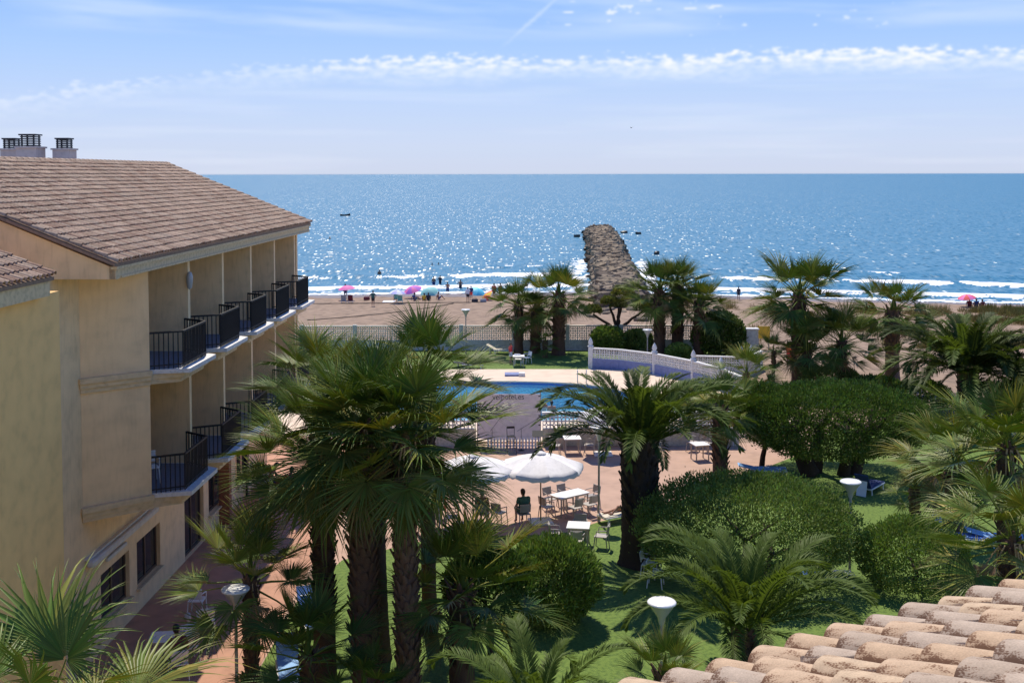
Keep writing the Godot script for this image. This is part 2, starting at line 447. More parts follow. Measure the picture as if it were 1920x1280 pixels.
func make_ground() -> void:
	# the land under the hotel and its garden
	var b := MB.new()
	for q in [[-400.0, 400.0, 80.0, -50.0], [-400.0, 400.0, -78.0, -83.2], [-400.0, -20.0, -50.0, -78.0], [20.0, 400.0, -50.0, -78.0]]:
		b.quad(Vector3(q[0], -0.06, q[2]), Vector3(q[1], -0.06, q[2]), Vector3(q[1], -0.06, q[3]), Vector3(q[0], -0.06, q[3]))
	for i in 96:
		var ca := [TAU * i / 96.0, TAU * (i + 1) / 96.0]
		var pp := []
		for an in ca:
			var c := cos(an); var s := sin(an)
			var ro := pow(pow(absf(c) / 14.8, 3.2) + pow(absf(s) / 9.8, 3.2), -1.0 / 3.2)
			var rr := minf(20.0 / maxf(absf(c), 0.001), (13.6 if s > 0.0 else 14.4) / maxf(absf(s), 0.001))
			pp.append(Vector3(0.4 * 1.0 + c * ro, -0.06, -63.6 + s * ro))
			pp.append(Vector3(c * rr, -0.06, -63.6 + s * rr))
		b.quad(pp[0], pp[2], pp[3], pp[1])
	for co in [[-20.0, -50.0], [20.0, -50.0], [-20.0, -78.0], [20.0, -78.0]]:
		b.quad(Vector3(co[0] - 1.5, -0.064, co[1] - 1.5), Vector3(co[0] + 1.5, -0.064, co[1] - 1.5), Vector3(co[0] + 1.5, -0.064, co[1] + 1.5), Vector3(co[0] - 1.5, -0.064, co[1] + 1.5))
	ground_piece("ground", b.mesh(), M.sand)
	# beach
	b = MB.new()
	var n := FastNoiseLite.new(); n.seed = 5; n.frequency = 0.09; n.fractal_octaves = 4
	var n2 := FastNoiseLite.new(); n2.seed = 6; n2.frequency = 0.8; n2.fractal_octaves = 2
	var xs := []
	var x := -400.0
	while x <= 400.0:
		xs.append(x)
		x += 0.9 if absf(x - 5.0) < 75.0 else 12.0
	var rows := 62
	for j in rows:
		var f := j / (rows - 6.0)
		for xx in xs:
			var zw := shore(xx)
			var z := lerpf(-82.9, zw, f)
			var y := lerpf(-0.62, SEA, pow(f, 0.9)) + n.get_noise_2d(xx, z) * 0.16 * clampf((1.0 - f) * 6.0, 0.0, 1.0) + n2.get_noise_2d(xx, z) * 0.05 * clampf((1.0 - f) * 8.0, 0.0, 1.0)
			if j == 0: y = -0.07
			if f > 1.0: y = SEA - (f - 1.0) * 12.0
			b.p(Vector3(xx, y, z))
	for j in rows - 1:
		for i in xs.size() - 1:
			var a := j * xs.size() + i
			b.q(a, a + 1, a + 1 + xs.size(), a + xs.size())
	ground_piece("beach", b.mesh(), M.sand)
	# sand the swash has wetted
	b = MB.new()
	var wx := []
	for i in 240: wx.append(-85.0 + i * 0.78)
	for j in 9:
		for xx in wx:
			var reach: float = 3.2 + n.get_noise_2d(xx * 1.4, 900.0) * 3.0
			var z := shore(xx) + lerpf(reach, -2.0, j / 8.0)
			b.p(Vector3(xx, beach_height(xx, z) + 0.035 - (0.06 if j == 0 else 0.0) - (0.03 if j == 8 else 0.0), z))
	for j in 8:
		for i in wx.size() - 1:
			var a := j * wx.size() + i
			b.q(a, a + 1, a + 1 + wx.size(), a + wx.size())
	ground_piece("wet_sand", b.mesh(), M.wet_sand)
	# sea to the horizon, its chop as a field of facets with the slopes of wind waves
	var sw := 512
	var bytes := PackedByteArray(); bytes.resize(sw * sw * 3)
	var r := RandomNumberGenerator.new(); r.seed = 77
	var sn := FastNoiseLite.new(); sn.seed = 33; sn.frequency = 0.02; sn.fractal_octaves = 3
	for y in sw:
		var px := 0.0; var pz := 0.0
		for k in sw:
			px = px * 0.5 + r.randfn(0.0, 0.15)
			pz = pz * 0.5 + r.randfn(0.0, 0.2)
			var nn := Vector3(px, pz, 1.0).normalized()
			var at := (y * sw + k) * 3
			bytes[at] = int(clampf(nn.x * 0.5 + 0.5, 0.0, 1.0) * 255.0)
			bytes[at + 1] = int(clampf(nn.y * 0.5 + 0.5, 0.0, 1.0) * 255.0)
			bytes[at + 2] = int(clampf(nn.z * 0.5 + 0.5, 0.0, 1.0) * 255.0)
	var sm := mat("sea", lin(0.024, 0.165, 0.275), 0.36)
	sm.normal_enabled = true
	sm.normal_texture = ImageTexture.create_from_image(Image.create_from_data(sw, sw, false, Image.FORMAT_RGB8, bytes))
	sm.texture_filter = BaseMaterial3D.TEXTURE_FILTER_NEAREST
	sm.uv1_triplanar = true; sm.uv1_world_triplanar = true
	sm.uv1_scale = Vector3(1.0 / (sw * 0.22), 1.0, 1.0 / (sw * 1.3))
	b = MB.new()
	b.quad(Vector3(-40000, SEA, -70), Vector3(40000, SEA, -70), Vector3(40000, SEA, -50000), Vector3(-40000, SEA, -50000))
	ground_piece("sea", b.mesh(), sm)
	# breaking waves: low ridges of water with foam where they have broken
	var wb := MB.new(); var fb := MB.new()
	var f1 := FastNoiseLite.new(); f1.seed = 41; f1.frequency = 0.05; f1.fractal_octaves = 3
	var f2 := FastNoiseLite.new(); f2.seed = 42; f2.frequency = 0.35; f2.fractal_octaves = 3
	var f3 := FastNoiseLite.new(); f3.seed = 43; f3.frequency = 0.9; f3.fractal_octaves = 2
	var nx := 430; var ns := 110
	var pos := PackedVector3Array(); var foam := PackedFloat32Array()
	for j in ns:
		for i in nx:
			var s := -1.5 + j * 0.5
			var xx := -88.0 + i * 0.43
			var zz := shore(xx) - s
			var bend := f1.get_noise_2d(xx * 0.6, 3.0) * 4.0
			var s1 := s - 7.5 - bend * 0.5
			var s2 := s - 22.5 - bend
			var s3 := s - 36.0 - bend * 1.5
			var h := 0.3 * exp(-s1 * s1 / 2.5) + 0.42 * exp(-s2 * s2 / 4.0) + 0.3 * exp(-s3 * s3 / 5.0)
			var fa := f2.get_noise_2d(xx, s * 2.2); var fb2 := f3.get_noise_2d(xx * 0.5, s * 2.6)
			var k := -0.35
			k = maxf(k, 0.68 - absf(s1 + 0.6) * 0.36)
			k = maxf(k, 0.62 - absf(s - 1.2) * 0.45)
			k = maxf(k, clampf(0.42 + f1.get_noise_2d(xx, 50.0) * 1.6, -0.4, 0.7) - absf(s2 + 1.2) * 0.38)
			k = maxf(k, clampf(0.05 + f1.get_noise_2d(xx, 150.0) * 1.5, -0.4, 0.5) - absf(s3 + 0.5) * 0.5)
			if s > 1.0 and s < 6.0: k = maxf(k, 0.02)
			# foam where the swell works along the breakwater
			var gd := absf((xx - 12.3) - (-zz - 126.0) * 0.066)
			if s > 0.0: k = maxf(k, 0.42 - absf(gd - 5.0) * 0.3)
			foam.append(k + fa * 0.62 + fb2 * 0.5)
			pos.append(Vector3(xx, SEA + 0.03 + h + maxf(0.0, foam[foam.size() - 1]) * 0.02, zz))
	for i in pos.size():
		wb.p(pos[i]); fb.p(pos[i])
	for j in ns - 1:
		for i in nx - 1:
			var a := j * nx + i
			for tr in [[a, a + 1, a + 1 + nx], [a, a + 1 + nx, a + nx]]:
				var m := (foam[tr[0]] + foam[tr[1]] + foam[tr[2]]) / 3.0
				if m > 0.22: fb.t(tr[0], tr[1], tr[2])
				elif j > 2: wb.t(tr[0], tr[1], tr[2])
	var wave := ground_piece("breaking_wave", wb.mesh(), sm)
	var fo := part(wave, "foam", fb.mesh(), M.foam)
	fo.set_meta("kind", "stuff")
	# terrace of pinkish screed, walkway along the hotel, lawns
	b = MB.new()
	b.slab(poly([[-7.4, -24.0], Vector3(-6.684, 0.000, -28.087), Vector3(-6.556, 0.000, -33.865), Vector3(-5.752, 0.000, -37.196), Vector3(-3.035, 0.000, -39.289), Vector3(0.000, 0.000, -39.819), Vector3(1.634, 0.000, -39.819), Vector3(3.293, 0.000, -41.369), Vector3(4.911, 0.000, -42.424), Vector3(7.325, 0.000, -44.703), Vector3(11.040, 0.000, -48.791), Vector3(12.503, 0.000, -50.449), Vector3(14.041, 0.000, -52.121), [15.0, -53.6], [-22.0, -53.6], [-22.0, -24.0]]), -0.1, 0.0)
	ground_piece("terrace", b.mesh(), M.terrace)
	b = MB.new()
	b.slab(poly([[-14.0, 10.0], [-7.4, 10.0], [-7.4, -24.0], Vector3(-6.684, 0.000, -28.087), [-6.75, -33.0], [-6.5, -54.0], [-14.0, -54.0]]), -0.05, 0.004)
	ground_piece("walkway", b.mesh(), M.paving)
	b = MB.new()
	b.slab(poly([[-7.4, 10.0], [-7.4, -24.0], Vector3(-6.684, 0.000, -28.087), Vector3(-6.556, 0.000, -33.865), Vector3(-5.752, 0.000, -37.196), Vector3(-3.035, 0.000, -39.289), Vector3(0.000, 0.000, -39.819), Vector3(1.634, 0.000, -39.819), Vector3(3.293, 0.000, -41.369), Vector3(4.911, 0.000, -42.424), Vector3(7.325, 0.000, -44.703), Vector3(11.040, 0.000, -48.791), Vector3(12.503, 0.000, -50.449), Vector3(14.041, 0.000, -52.121), [16.0, -56.0], [22.0, -58.5], [40.0, -60.0], [40.0, 10.0]]), -0.1, 0.008)
	ground_piece("lawn", b.mesh(), M.lawn)
	b = MB.new()
	b.slab(poly([[-22.0, -72.6], [6.0, -72.6], [6.6, -76.0], [17.0, -74.0], [17.0, -81.6], [-22.0, -82.4]]), -0.1, 0.016)
	ground_piece("lawn", b.mesh(), M.lawn)
	# pool with its deck
	var inner := []; var outer := []
	var cx := 0.4; var cz := -63.6
	for i in 96:
		var an := TAU * i / 96.0
		var c := cos(an); var s := sin(an)
		var wob := 1.0 + 0.03 * sin(an * 3.0 + 0.6)
		var ri := pow(pow(absf(c) / 9.3, 2.8) + pow(absf(s) / 5.8, 2.8), -1.0 / 2.8)
		inner.append(Vector2(-2.4 + c * ri * wob, cz + s * ri))
		var ro := pow(pow(absf(c) / 15.0, 3.2) + pow(absf(s) / 10.0, 3.2), -1.0 / 3.2)
		outer.append(Vector2(cx + c * ro, cz - 0.0 + s * ro))
	b = MB.new()
	var wall := MB.new(); var band := MB.new(); var floor_poly := PackedVector2Array()
	for i in 96:
		var j := (i + 1) % 96
		var a: Vector2 = inner[i]; var a2: Vector2 = inner[j]; var o: Vector2 = outer[i]; var o2: Vector2 = outer[j]
		b.quad(Vector3(a.x, 0.1, a.y), Vector3(a2.x, 0.1, a2.y), Vector3(o2.x, 0.1, o2.y), Vector3(o.x, 0.1, o.y))
		b.quad(Vector3(o.x, 0.1, o.y), Vector3(o2.x, 0.1, o2.y), Vector3(o2.x, -0.05, o2.y), Vector3(o.x, -0.05, o.y))
		b.quad(Vector3(a.x, 0.1, a.y), Vector3(a.x, 0.02, a.y), Vector3(a2.x, 0.02, a2.y), Vector3(a2.x, 0.1, a2.y))
		band.quad(Vector3(a.x, 0.02, a.y), Vector3(a.x, -0.32, a.y), Vector3(a2.x, -0.32, a2.y), Vector3(a2.x, 0.02, a2.y))
		wall.quad(Vector3(a.x, -0.32, a.y), Vector3(a.x, -1.4, a.y), Vector3(a2.x, -1.4, a2.y), Vector3(a2.x, -0.32, a2.y))
		floor_poly.append(a)
	var deck := ground_piece("pool_deck", b.mesh(), M.deck)
	part(deck, "tile_band", band.mesh(), M.pool_band)
	part(deck, "pool_wall", wall.mesh(), M.pool_tile)
	b = MB.new(); b.slab(floor_poly, -1.6, -1.4)
	part(deck, "pool_floor", b.mesh(), M.pool_tile)
	b = MB.new()
	for i in 96:
		var a: Vector2 = inner[i]; var a2: Vector2 = inner[(i + 1) % 96]
		b.tri(Vector3(-2.4, -0.1, cz), Vector3(a2.x, -0.1, a2.y), Vector3(a.x, -0.1, a.y))
	ground_piece("pool_water", b.mesh(), M.pool_water)

# ---------------------------------------------------------------- hotel
# The hotel stands in a frame whose x runs across and whose -z runs along the facade.
func tile_mesh(len: float, r0: float, r1: float, seg: int, thick: float, flip := false, tall := 0.82) -> ArrayMesh:
	# half barrel along z, wide end at z = 0, narrow end at z = -len
	var b := MB.new()
	var sg := -1.0 if flip else 1.0
	var rings := []
	for e in 2:
		var z := -len * e
		var ro := r0 if e == 0 else r1
		for lay in 2:
			var ring := []
			for k in seg + 1:
				var an := PI * k / seg
				var rr := ro - thick * lay
				ring.append(b.p(Vector3(cos(an) * rr, sin(an) * rr * tall * sg, z)))
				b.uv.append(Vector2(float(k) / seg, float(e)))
			rings.append(ring)
	for k in seg:
		if flip:
			b.q(rings[0][k + 1], rings[0][k], rings[2][k], rings[2][k + 1])
			b.q(rings[1][k], rings[1][k + 1], rings[3][k + 1], rings[3][k])
		else:
			b.q(rings[0][k], rings[0][k + 1], rings[2][k + 1], rings[2][k])
			b.q(rings[1][k + 1], rings[1][k], rings[3][k], rings[3][k + 1])
		b.quad(b.v[rings[0][k + 1]], b.v[rings[0][k]], b.v[rings[1][k]], b.v[rings[1][k + 1]])
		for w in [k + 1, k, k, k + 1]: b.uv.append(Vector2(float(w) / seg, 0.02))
	return b.mesh()

# Lays barrel tiles on a slope. origin: an end of the eave; along: along the eave; up: up the slope; the nearest `single` tiles are pieces, the rest one lot
func lay_tiles(roof: Node3D, origin: Vector3, along: Vector3, up: Vector3, cols: int, rows: int, pitch: float, expo: float, m: ArrayMesh, mats: Array, eye: Vector3, single: int, sd: int, lot_mat: Material) -> void:
	var r := RandomNumberGenerator.new(); r.seed = sd
	var nrm := up.cross(along).normalized()
	if nrm.y < 0: nrm = -nrm
	var all := []
	for c in cols:
		for k in rows:
			var p := origin + along * ((c + 0.5) * pitch + r.randf_range(-0.006, 0.006)) + up * (k * expo + r.randf_range(-0.015, 0.015)) + nrm * (0.012 + r.randf() * 0.012)
			var z := (-up + nrm * r.randf_range(0.045, 0.085) + along * r.randf_range(-0.03, 0.03)).normalized()
			var y := (nrm - z * nrm.dot(z)).normalized()
			all.append([p.distance_squared_to(eye), Transform3D(Basis(y.cross(z), y, z), p), r.randi() % mats.size(), r.randf()])
	all.sort_custom(func(a, b): return a[0] < b[0])
	for i in mini(single, all.size()):
		var o := part(roof, "roof_tile", m, mats[all[i][2]])
		o.transform = all[i][1]
	if all.size() > single:
		var mm := MultiMesh.new()
		mm.transform_format = MultiMesh.TRANSFORM_3D
		mm.use_colors = true
		mm.mesh = m
		mm.instance_count = all.size() - single
		for i in range(single, all.size()):
			mm.set_instance_transform(i - single, all[i][1])
			var f: float = all[i][3]
			var c: Color = [Color(0.52, 0.365, 0.26), Color(0.42, 0.29, 0.2), Color(0.58, 0.42, 0.3), Color(0.38, 0.24, 0.165), Color(0.48, 0.36, 0.265)][all[i][2]]
			mm.set_instance_color(i - single, c * (0.85 + 0.3 * f))
		var o := MultiMeshInstance3D.new()
		o.name = "far_roof_tiles"
		o.multimesh = mm
		o.material_override = lot_mat
		o.set_meta("kind", "stuff")
		roof.add_child(o, true)

func balcony(hotel: Node3D, d: float, y: float, side := -10.7) -> void:
	# d: where the near side leaves the wall; y: floor level
	var o := side
	var plan := [Vector2(o - 1.45, -d - 0.05), Vector2(o, -d - 0.05), Vector2(o + 1.0, -d - 0.32), Vector2(o + 1.0, -d - 2.75), Vector2(o, -d - 3.35), Vector2(o - 1.45, -d - 3.35)]
	var b := MB.new()
	b.slab(PackedVector2Array(plan), y - 0.12, y - 0.004)
	var s := part(hotel, "balcony", b.mesh(), M.white_slab)
	# stepped cornice under the slab
	b = MB.new()
	for st in [[0.2, 0.13, 0.26], [0.32, 0.26, 0.40]]:
		var g := PackedVector2Array([Vector2(o - 0.4, -d - 0.05), Vector2(o, -d - 0.05), Vector2(o + 1.0 - st[0], -d - 0.32 - st[0] * 0.5), Vector2(o + 1.0 - st[0], -d - 2.75 + st[0] * 0.5), Vector2(o, -d - 3.3), Vector2(o - 0.4, -d - 3.3)])
		b.slab(g, y - st[2], y - st[1])
	part(s, "cornice", b.mesh(), M.trim)
	b = MB.new()
	b.slab(PackedVector2Array([Vector2(o - 1.4, -d - 0.1), Vector2(o, -d - 0.12), Vector2(o + 0.7, -d - 0.5), Vector2(o + 0.7, -d - 2.55), Vector2(o, -d - 3.2), Vector2(o - 1.4, -d - 3.2)]), y - 0.003, y + 0.012)
	part(s, "floor_tiling", b.mesh(), M.balcony_floor)
	# railing
	var path := [Vector3(o - 0.02, 0, -d - 0.03), Vector3(o + 0.77, 0, -d - 0.45), Vector3(o + 0.77, 0, -d - 2.5), Vector3(o - 0.02, 0, -d - 3.06)]
	for i in 3:
		var a: Vector3 = path[i] + Vector3.UP * y
		var e: Vector3 = path[i + 1] + Vector3.UP * y
		b = MB.new()
		b.bar(a + Vector3.UP * 1.0, e + Vector3.UP * 1.0, 0.055, 0.05)
		part(s, "handrail", b.mesh(), M.iron)
		b = MB.new()
		b.bar(a + Vector3.UP * 0.1, e + Vector3.UP * 0.1, 0.03, 0.03)
		part(s, "bottom_rail", b.mesh(), M.iron)
		var n := int(a.distance_to(e) / 0.118)
		for k in n + 1:
			var q := a.lerp(e, float(k) / n)
			if not mesh_cache.has("baluster"):
				var c := MB.new()
				c.box(Vector3(0, 0.53, 0), Vector3(0.027, 0.9, 0.027))
				c.box(Vector3(0, 0.04, 0), Vector3(0.024, 0.1, 0.024))
				mesh_cache["baluster"] = c.mesh()
			var w := part(s, "baluster", mesh_cache["baluster"], M.iron, q)
			w.rotation.y = atan2(e.x - a.x, e.z - a.z)

func window(hotel: Node3D, d0: float, d1: float, y0: float, y1: float, x: float, called := "window") -> void:
	# glazed opening in a wall that faces +x; the wall itself is left open there
	var b := MB.new()
	var w := 0.07
	b.box(Vector3(x - 0.15, (y0 + y1) * 0.5, -d0 - w * 0.5), Vector3(0.07, y1 - y0, w))
	b.box(Vector3(x - 0.15, (y0 + y1) * 0.5, -d1 + w * 0.5), Vector3(0.07, y1 - y0, w))
	b.box(Vector3(x - 0.15, y0 + w * 0.5, -(d0 + d1) * 0.5), Vector3(0.068, w, d1 - d0 - 2.0 * w))
	b.box(Vector3(x - 0.15, y1 - w * 0.5, -(d0 + d1) * 0.5), Vector3(0.068, w, d1 - d0 - 2.0 * w))
	b.box(Vector3(x - 0.15, (y0 + y1) * 0.5, -(d0 + d1) * 0.5), Vector3(0.066, y1 - y0 - 2.0 * w, w))
	var f := part(hotel, called, b.mesh(), M.frame_brown)
	for k in 2:
		b = MB.new()
		var m := (d0 + d1) * 0.5
		var z0 := (d0 + w) if k == 0 else m + w * 0.5
		var z1 := (m - w * 0.5) if k == 0 else d1 - w
		b.box(Vector3(x - 0.16, (y0 + y1) * 0.5, -(z0 + z1) * 0.5), Vector3(0.02, y1 - y0 - 2.0 * w, z1 - z0))
		part(f, "pane", b.mesh(), M.glass)

# wall facing +x from d0 to d1 with openings [d0, d1, y0, y1] sorted along d
func wall_with_openings(x: float, d0: float, d1: float, y0: float, y1: float, thick: float, holes: Array) -> MB:
	var b := MB.new()
	var at := d0
	for h in holes:
		if h[0] > at: b.box(Vector3(x - thick * 0.5, (y0 + y1) * 0.5, -(at + h[0]) * 0.5), Vector3(thick, y1 - y0, h[0] - at))
		if h[2] > y0: b.box(Vector3(x - thick * 0.5, (y0 + h[2]) * 0.5, -(h[0] + h[1]) * 0.5), Vector3(thick, h[2] - y0, h[1] - h[0]))
		if h[3] < y1: b.box(Vector3(x - thick * 0.5, (h[3] + y1) * 0.5, -(h[0] + h[1]) * 0.5), Vector3(thick, y1 - h[3], h[1] - h[0]))
		at = h[1]
	if at < d1: b.box(Vector3(x - thick * 0.5, (y0 + y1) * 0.5, -(at + d1) * 0.5), Vector3(thick, y1 - y0, d1 - at))
	return b

func make_roof(roof: MeshInstance3D, d0: float, d1: float, x0: float, y0: float, xr: float, yr: float, single: int, sd: int, eye: Vector3) -> void:
	var run := Vector3(xr - x0, yr - y0, 0)
	var up := run.normalized()
	var rows := int(run.length() / 0.32)
	var cols := int((d1 - d0) / 0.205)
	if not mesh_cache.has("old_tile"): mesh_cache["old_tile"] = tile_mesh(0.39, 0.079, 0.064, 6, 0.013, false, 1.1)
	lay_tiles(roof, Vector3(x0, y0 + 0.02, -d0), Vector3(0, 0, -1), up, cols, rows, (d1 - d0) / cols, run.length() / rows, mesh_cache["old_tile"], [M.old_tile_0, M.old_tile_1, M.old_tile_2, M.old_tile_3, M.old_tile_4], eye, single, sd, M.old_tile)

func make_hotel() -> void:
	var yaw := rad_to_deg(atan2(60.0, 2100.0))
	var hotel := thing("hotel_building", "yellow ochre hotel wing with tiled roof and a row of black railed balconies", "building", Vector3.ZERO, -yaw)
	var b := MB.new()
	# storeys: floors at 4.3 and 7.7, wall head at 10.6
	var g := -12.08
	var holes := [[29.7, 31.8, 0.72, 2.1], [32.4, 34.4, 0.72, 2.1], [36.8, 38.9, 0.02, 2.1], [39.5, 41.6, 0.72, 2.1], [43.0, 45.0, 0.72, 2.1]]
	part(hotel, "wall", wall_with_openings(g, 24.42, 48.0, 0.0, 3.9, 0.3, holes).mesh(), M.wall).set_meta("label", "ground floor wall with dark windows")
	for h in holes:
		window(hotel, h[0], h[1], h[2], h[3], g, "door" if h[2] < 0.1 else "window")
		if h[2] > 0.1:
			b = MB.new()
			b.box(Vector3(g + 0.05, h[2] - 0.03, -(h[0] + h[1]) * 0.5), Vector3(0.14, 0.06, h[1] - h[0] + 0.12), Basis.IDENTITY, 0.01)
			part(hotel, "window_sill", b.mesh(), M.trim)
	# upper storeys overhang; the corner is cut off at an angle
	b = MB.new()
	b.slab(PackedVector2Array([Vector2(g, -28.64), Vector2(-10.7, -29.88), Vector2(-10.92, -30.05), Vector2(g - 0.3, -29.0)]), 3.9, 10.46)
	part(hotel, "wall", b.mesh(), M.wall)
	b = MB.new()
	b.box(Vector3(g - 0.15, 7.18, -26.53), Vector3(0.3, 6.56, 4.2))
	part(hotel, "wall", b.mesh(), M.wall)
	# floors of the upper storeys and loggia back wall
	b = MB.new()
	for y in [4.15, 7.55]:
		b.box(Vector3(-11.4, y - 0.12, -39.0), Vector3(1.36, 0.26, 17.9))
	part(hotel, "floor_slab", b.mesh(), M.wall)
	for fl in [4.3, 7.7]:
		var open := []
		for k in 5: open.append([30.4 + 3.57 * k, 32.6 + 3.57 * k, fl, fl + 2.2])
		part(hotel, "wall", wall_with_openings(g - 0.12, 29.0, 48.0, fl - 0.02, fl + 2.76, 0.25, open).mesh(), M.wall)
		for h in open: window(hotel, h[0], h[1], h[2] + 0.01, h[3], g - 0.12, "balcony_door")
		# partitions between the loggias
		for k in 5:
			b = MB.new()
			b.box(Vector3(-11.44, fl + 1.37, -(33.3 + 3.57 * k)), Vector3(1.5, 2.78, 0.2))
			part(hotel, "partition", b.mesh(), M.wall)
		for k in 5: balcony(hotel, 29.88 + 3.57 * k, fl)
		# moulded string course on the cut corner
		b = MB.new()
		for st in [[0.16, -0.14, 0.0], [0.1, -0.27, -0.14], [0.05, -0.4, -0.27]]:
			b.slab(PackedVector2Array([Vector2(g - 0.02, -28.66 + st[0]), Vector2(g + st[0] * 0.4, -28.62 + st[0]), Vector2(-10.7 + st[0] * 0.7, -29.88 + st[0] * 0.6), Vector2(-10.74, -29.92), Vector2(g - 0.02, -28.7)]), fl + st[1], fl + st[2])
		part(hotel, "string_course", b.mesh(), M.trim)
	b = MB.new()
	b.box(Vector3(-11.45, 7.2, -48.05), Vector3(1.52, 6.5, 0.22))
	b.box(Vector3(-16.9, 5.2, -48.05), Vector3(9.4, 10.4, 0.22))
	part(hotel, "wall", b.mesh(), M.wall)
	# roof: deck, fascia, gable, soffit
	b = MB.new()
	var xe := -10.42; var ye := 10.84; var xr := -16.8; var yr := 13.44
	for e in [[xe, ye, xr, yr], [xr, yr, -23.3, 10.84]]:
		b.quad(Vector3(e[0], e[1], -26.85), Vector3(e[0], e[1], -49.7), Vector3(e[2], e[3], -49.7), Vector3(e[2], e[3], -26.85))
		b.quad(Vector3(e[0], e[1] - 0.08, -26.85), Vector3(e[2], e[3] - 0.08, -26.85), Vector3(e[2], e[3] - 0.08, -49.7), Vector3(e[0], e[1] - 0.08, -49.7))
		for z in [-26.85, -49.7]:
			b.quad(Vector3(e[0], e[1] - 0.08, z), Vector3(e[0], e[1], z), Vector3(e[2], e[3], z), Vector3(e[2], e[3] - 0.08, z))
	b.quad(Vector3(xe, ye - 0.08, -26.85), Vector3(xe, ye - 0.08, -49.7), Vector3(xe, ye, -49.7), Vector3(xe, ye, -26.85))
	var roof := part(hotel, "roof", b.mesh(), M.mortar)
	make_roof(roof, 26.85, 49.7, xe + 0.06, ye, xr, yr, 300, 31, Vector3(0, 13, 0))
	b = MB.new()
	var rt := MB.new()
	var ridge := tile_mesh(0.44, 0.12, 0.1, 6, 0.015)
	for k in 56:
		var o := part(roof, "ridge_tile", ridge, [M.old_tile_0, M.old_tile_2, M.old_tile_4][k % 3], Vector3(xr, yr + 0.04, -27.0 - k * 0.405))
		o.rotation.y = 0.0
	b = MB.new()
	b.box(Vector3(xe - 0.13, 10.6, -38.3), Vector3(0.16, 0.32, 22.6))
	b.box(Vector3(xe - 0.07, 10.72, -38.3), Vector3(0.16, 0.07, 22.7))
	part(hotel, "fascia", b.mesh(), M.trim)
	b = MB.new()
	b.box(Vector3(-11.3, 10.48, -38.4), Vector3(1.75, 0.05, 22.2))
	part(hotel, "soffit", b.mesh(), M.trim)
	b = MB.new()
	b.slab(PackedVector2Array([Vector2(xe - 0.06, 10.44), Vector2(xe - 0.06, 10.7), Vector2(xr, 13.32), Vector2(-23.2, 10.7), Vector2(-23.2, 10.44)]), 0, 0.2)
	for i in b.v.size(): b.v[i] = Vector3(b.v[i].x, b.v[i].z, -27.0 - b.v[i].y)
	part(hotel, "gable", b.mesh(), M.wall)
	b = MB.new()
	b.box(Vector3(-17.6, 5.2, -27.1), Vector3(10.9, 10.46, 0.2))
	part(hotel, "wall", b.mesh(), M.wall)
	# awning cassette, outside lamps, down pipe
	b = MB.new()
	b.box(Vector3(g + 0.13, 2.74, -31.2), Vector3(0.22, 0.19, 5.0), Basis.IDENTITY, 0.04)
	b.box(Vector3(g + 0.06, 2.88, -31.2), Vector3(0.12, 0.06, 5.1))
	part(hotel, "awning_cassette", b.mesh(), M.awning)
	b = MB.new()
	b.box(Vector3(g + 0.06, 2.42, -30.7), Vector3(0.1, 0.11, 1.4), Basis.IDENTITY, 0.02)
	part(hotel, "light_fitting", b.mesh(), M.awning)
	b = MB.new()
	b.box(Vector3(g + 0.1, 3.0, -34.9), Vector3(0.2, 0.1, 0.45), Basis.IDENTITY, 0.02)
	part(hotel, "loudspeaker", b.mesh(), M.black)
	b = MB.new()
	b.lathe([Vector2(0.0, -0.3), Vector2(0.07, -0.24), Vector2(0.1, -0.05), Vector2(0.1, 0.1), Vector2(0.06, 0.22), Vector2(0.0, 0.25)], 10, Vector3(-10.62, 9.85, -33.15))
	part(hotel, "wall_lamp", b.mesh(), M.lamp_cone)
	b = MB.new()
	b.tube([Vector3(g + 0.06, 10.4, -25.0), Vector3(g + 0.06, 0.1, -25.0)], [0.05, 0.05], 8)
	part(hotel, "down_pipe", b.mesh(), M.trim)
	# brick pier by the far windows and a post of the pergola
	b = MB.new()
	b.box(Vector3(-11.88, 1.3, -40.9), Vector3(0.4, 2.6, 0.3), Basis.IDENTITY, 0.01)
	part(hotel, "brick_pier", b.mesh(), M.brick_red)
	# chimneys behind the ridge
	for c in [[-17.95, 41.5, 0.64, 13.92, 0.4], [-19.0, 41.0, 0.76, 13.98, 0.48], [-19.95, 41.5, 0.6, 13.92, 0.4]]:
		b = MB.new()
		b.box(Vector3(c[0], 12.9, -c[1]), Vector3(c[2], (c[3] - 12.9) * 2.0, c[2]))
		b.box(Vector3(c[0], c[3] + 0.03, -c[1]), Vector3(c[2] + 0.1, 0.06, c[2] + 0.1))
		var ch := part(hotel, "chimney", b.mesh(), M.chimney)
		b = MB.new()
		var w: float = c[4]
		for s in [[1, 1], [1, -1], [-1, 1], [-1, -1]]:
			b.box(Vector3(c[0] + s[0] * w * 0.46, c[3] + 0.06 + w * 0.42, -c[1] + s[1] * w * 0.46), Vector3(0.05, w * 0.84, 0.05))
		for k in 5:
			b.box(Vector3(c[0], c[3] + 0.1 + k * w * 0.165, -c[1]), Vector3(w * 1.12, 0.04, w * 1.12))
		b.box(Vector3(c[0], c[3] + 0.08 + w * 0.86, -c[1]), Vector3(w * 1.3, 0.05, w * 1.3))
		part(ch, "cowl", b.mesh(), M.cowl)
	# white chair left on a balcony is a thing of its own (see furniture)
	# nearer wing, at the left edge
	var near := thing("hotel_building", "nearer hotel wing at the left edge whose ochre wall has bounced light in its colour", "building", Vector3.ZERO, -yaw)
	b = MB.new()
	b.box(Vector3(-10.85, 5.22, -12.2), Vector3(0.3, 10.44, 24.2))
	b.box(Vector3(-16.0, 5.22, -24.25), Vector3(10.1, 10.44, 0.1))
	part(near, "wall", b.mesh(), M.wall_bounce_lit)
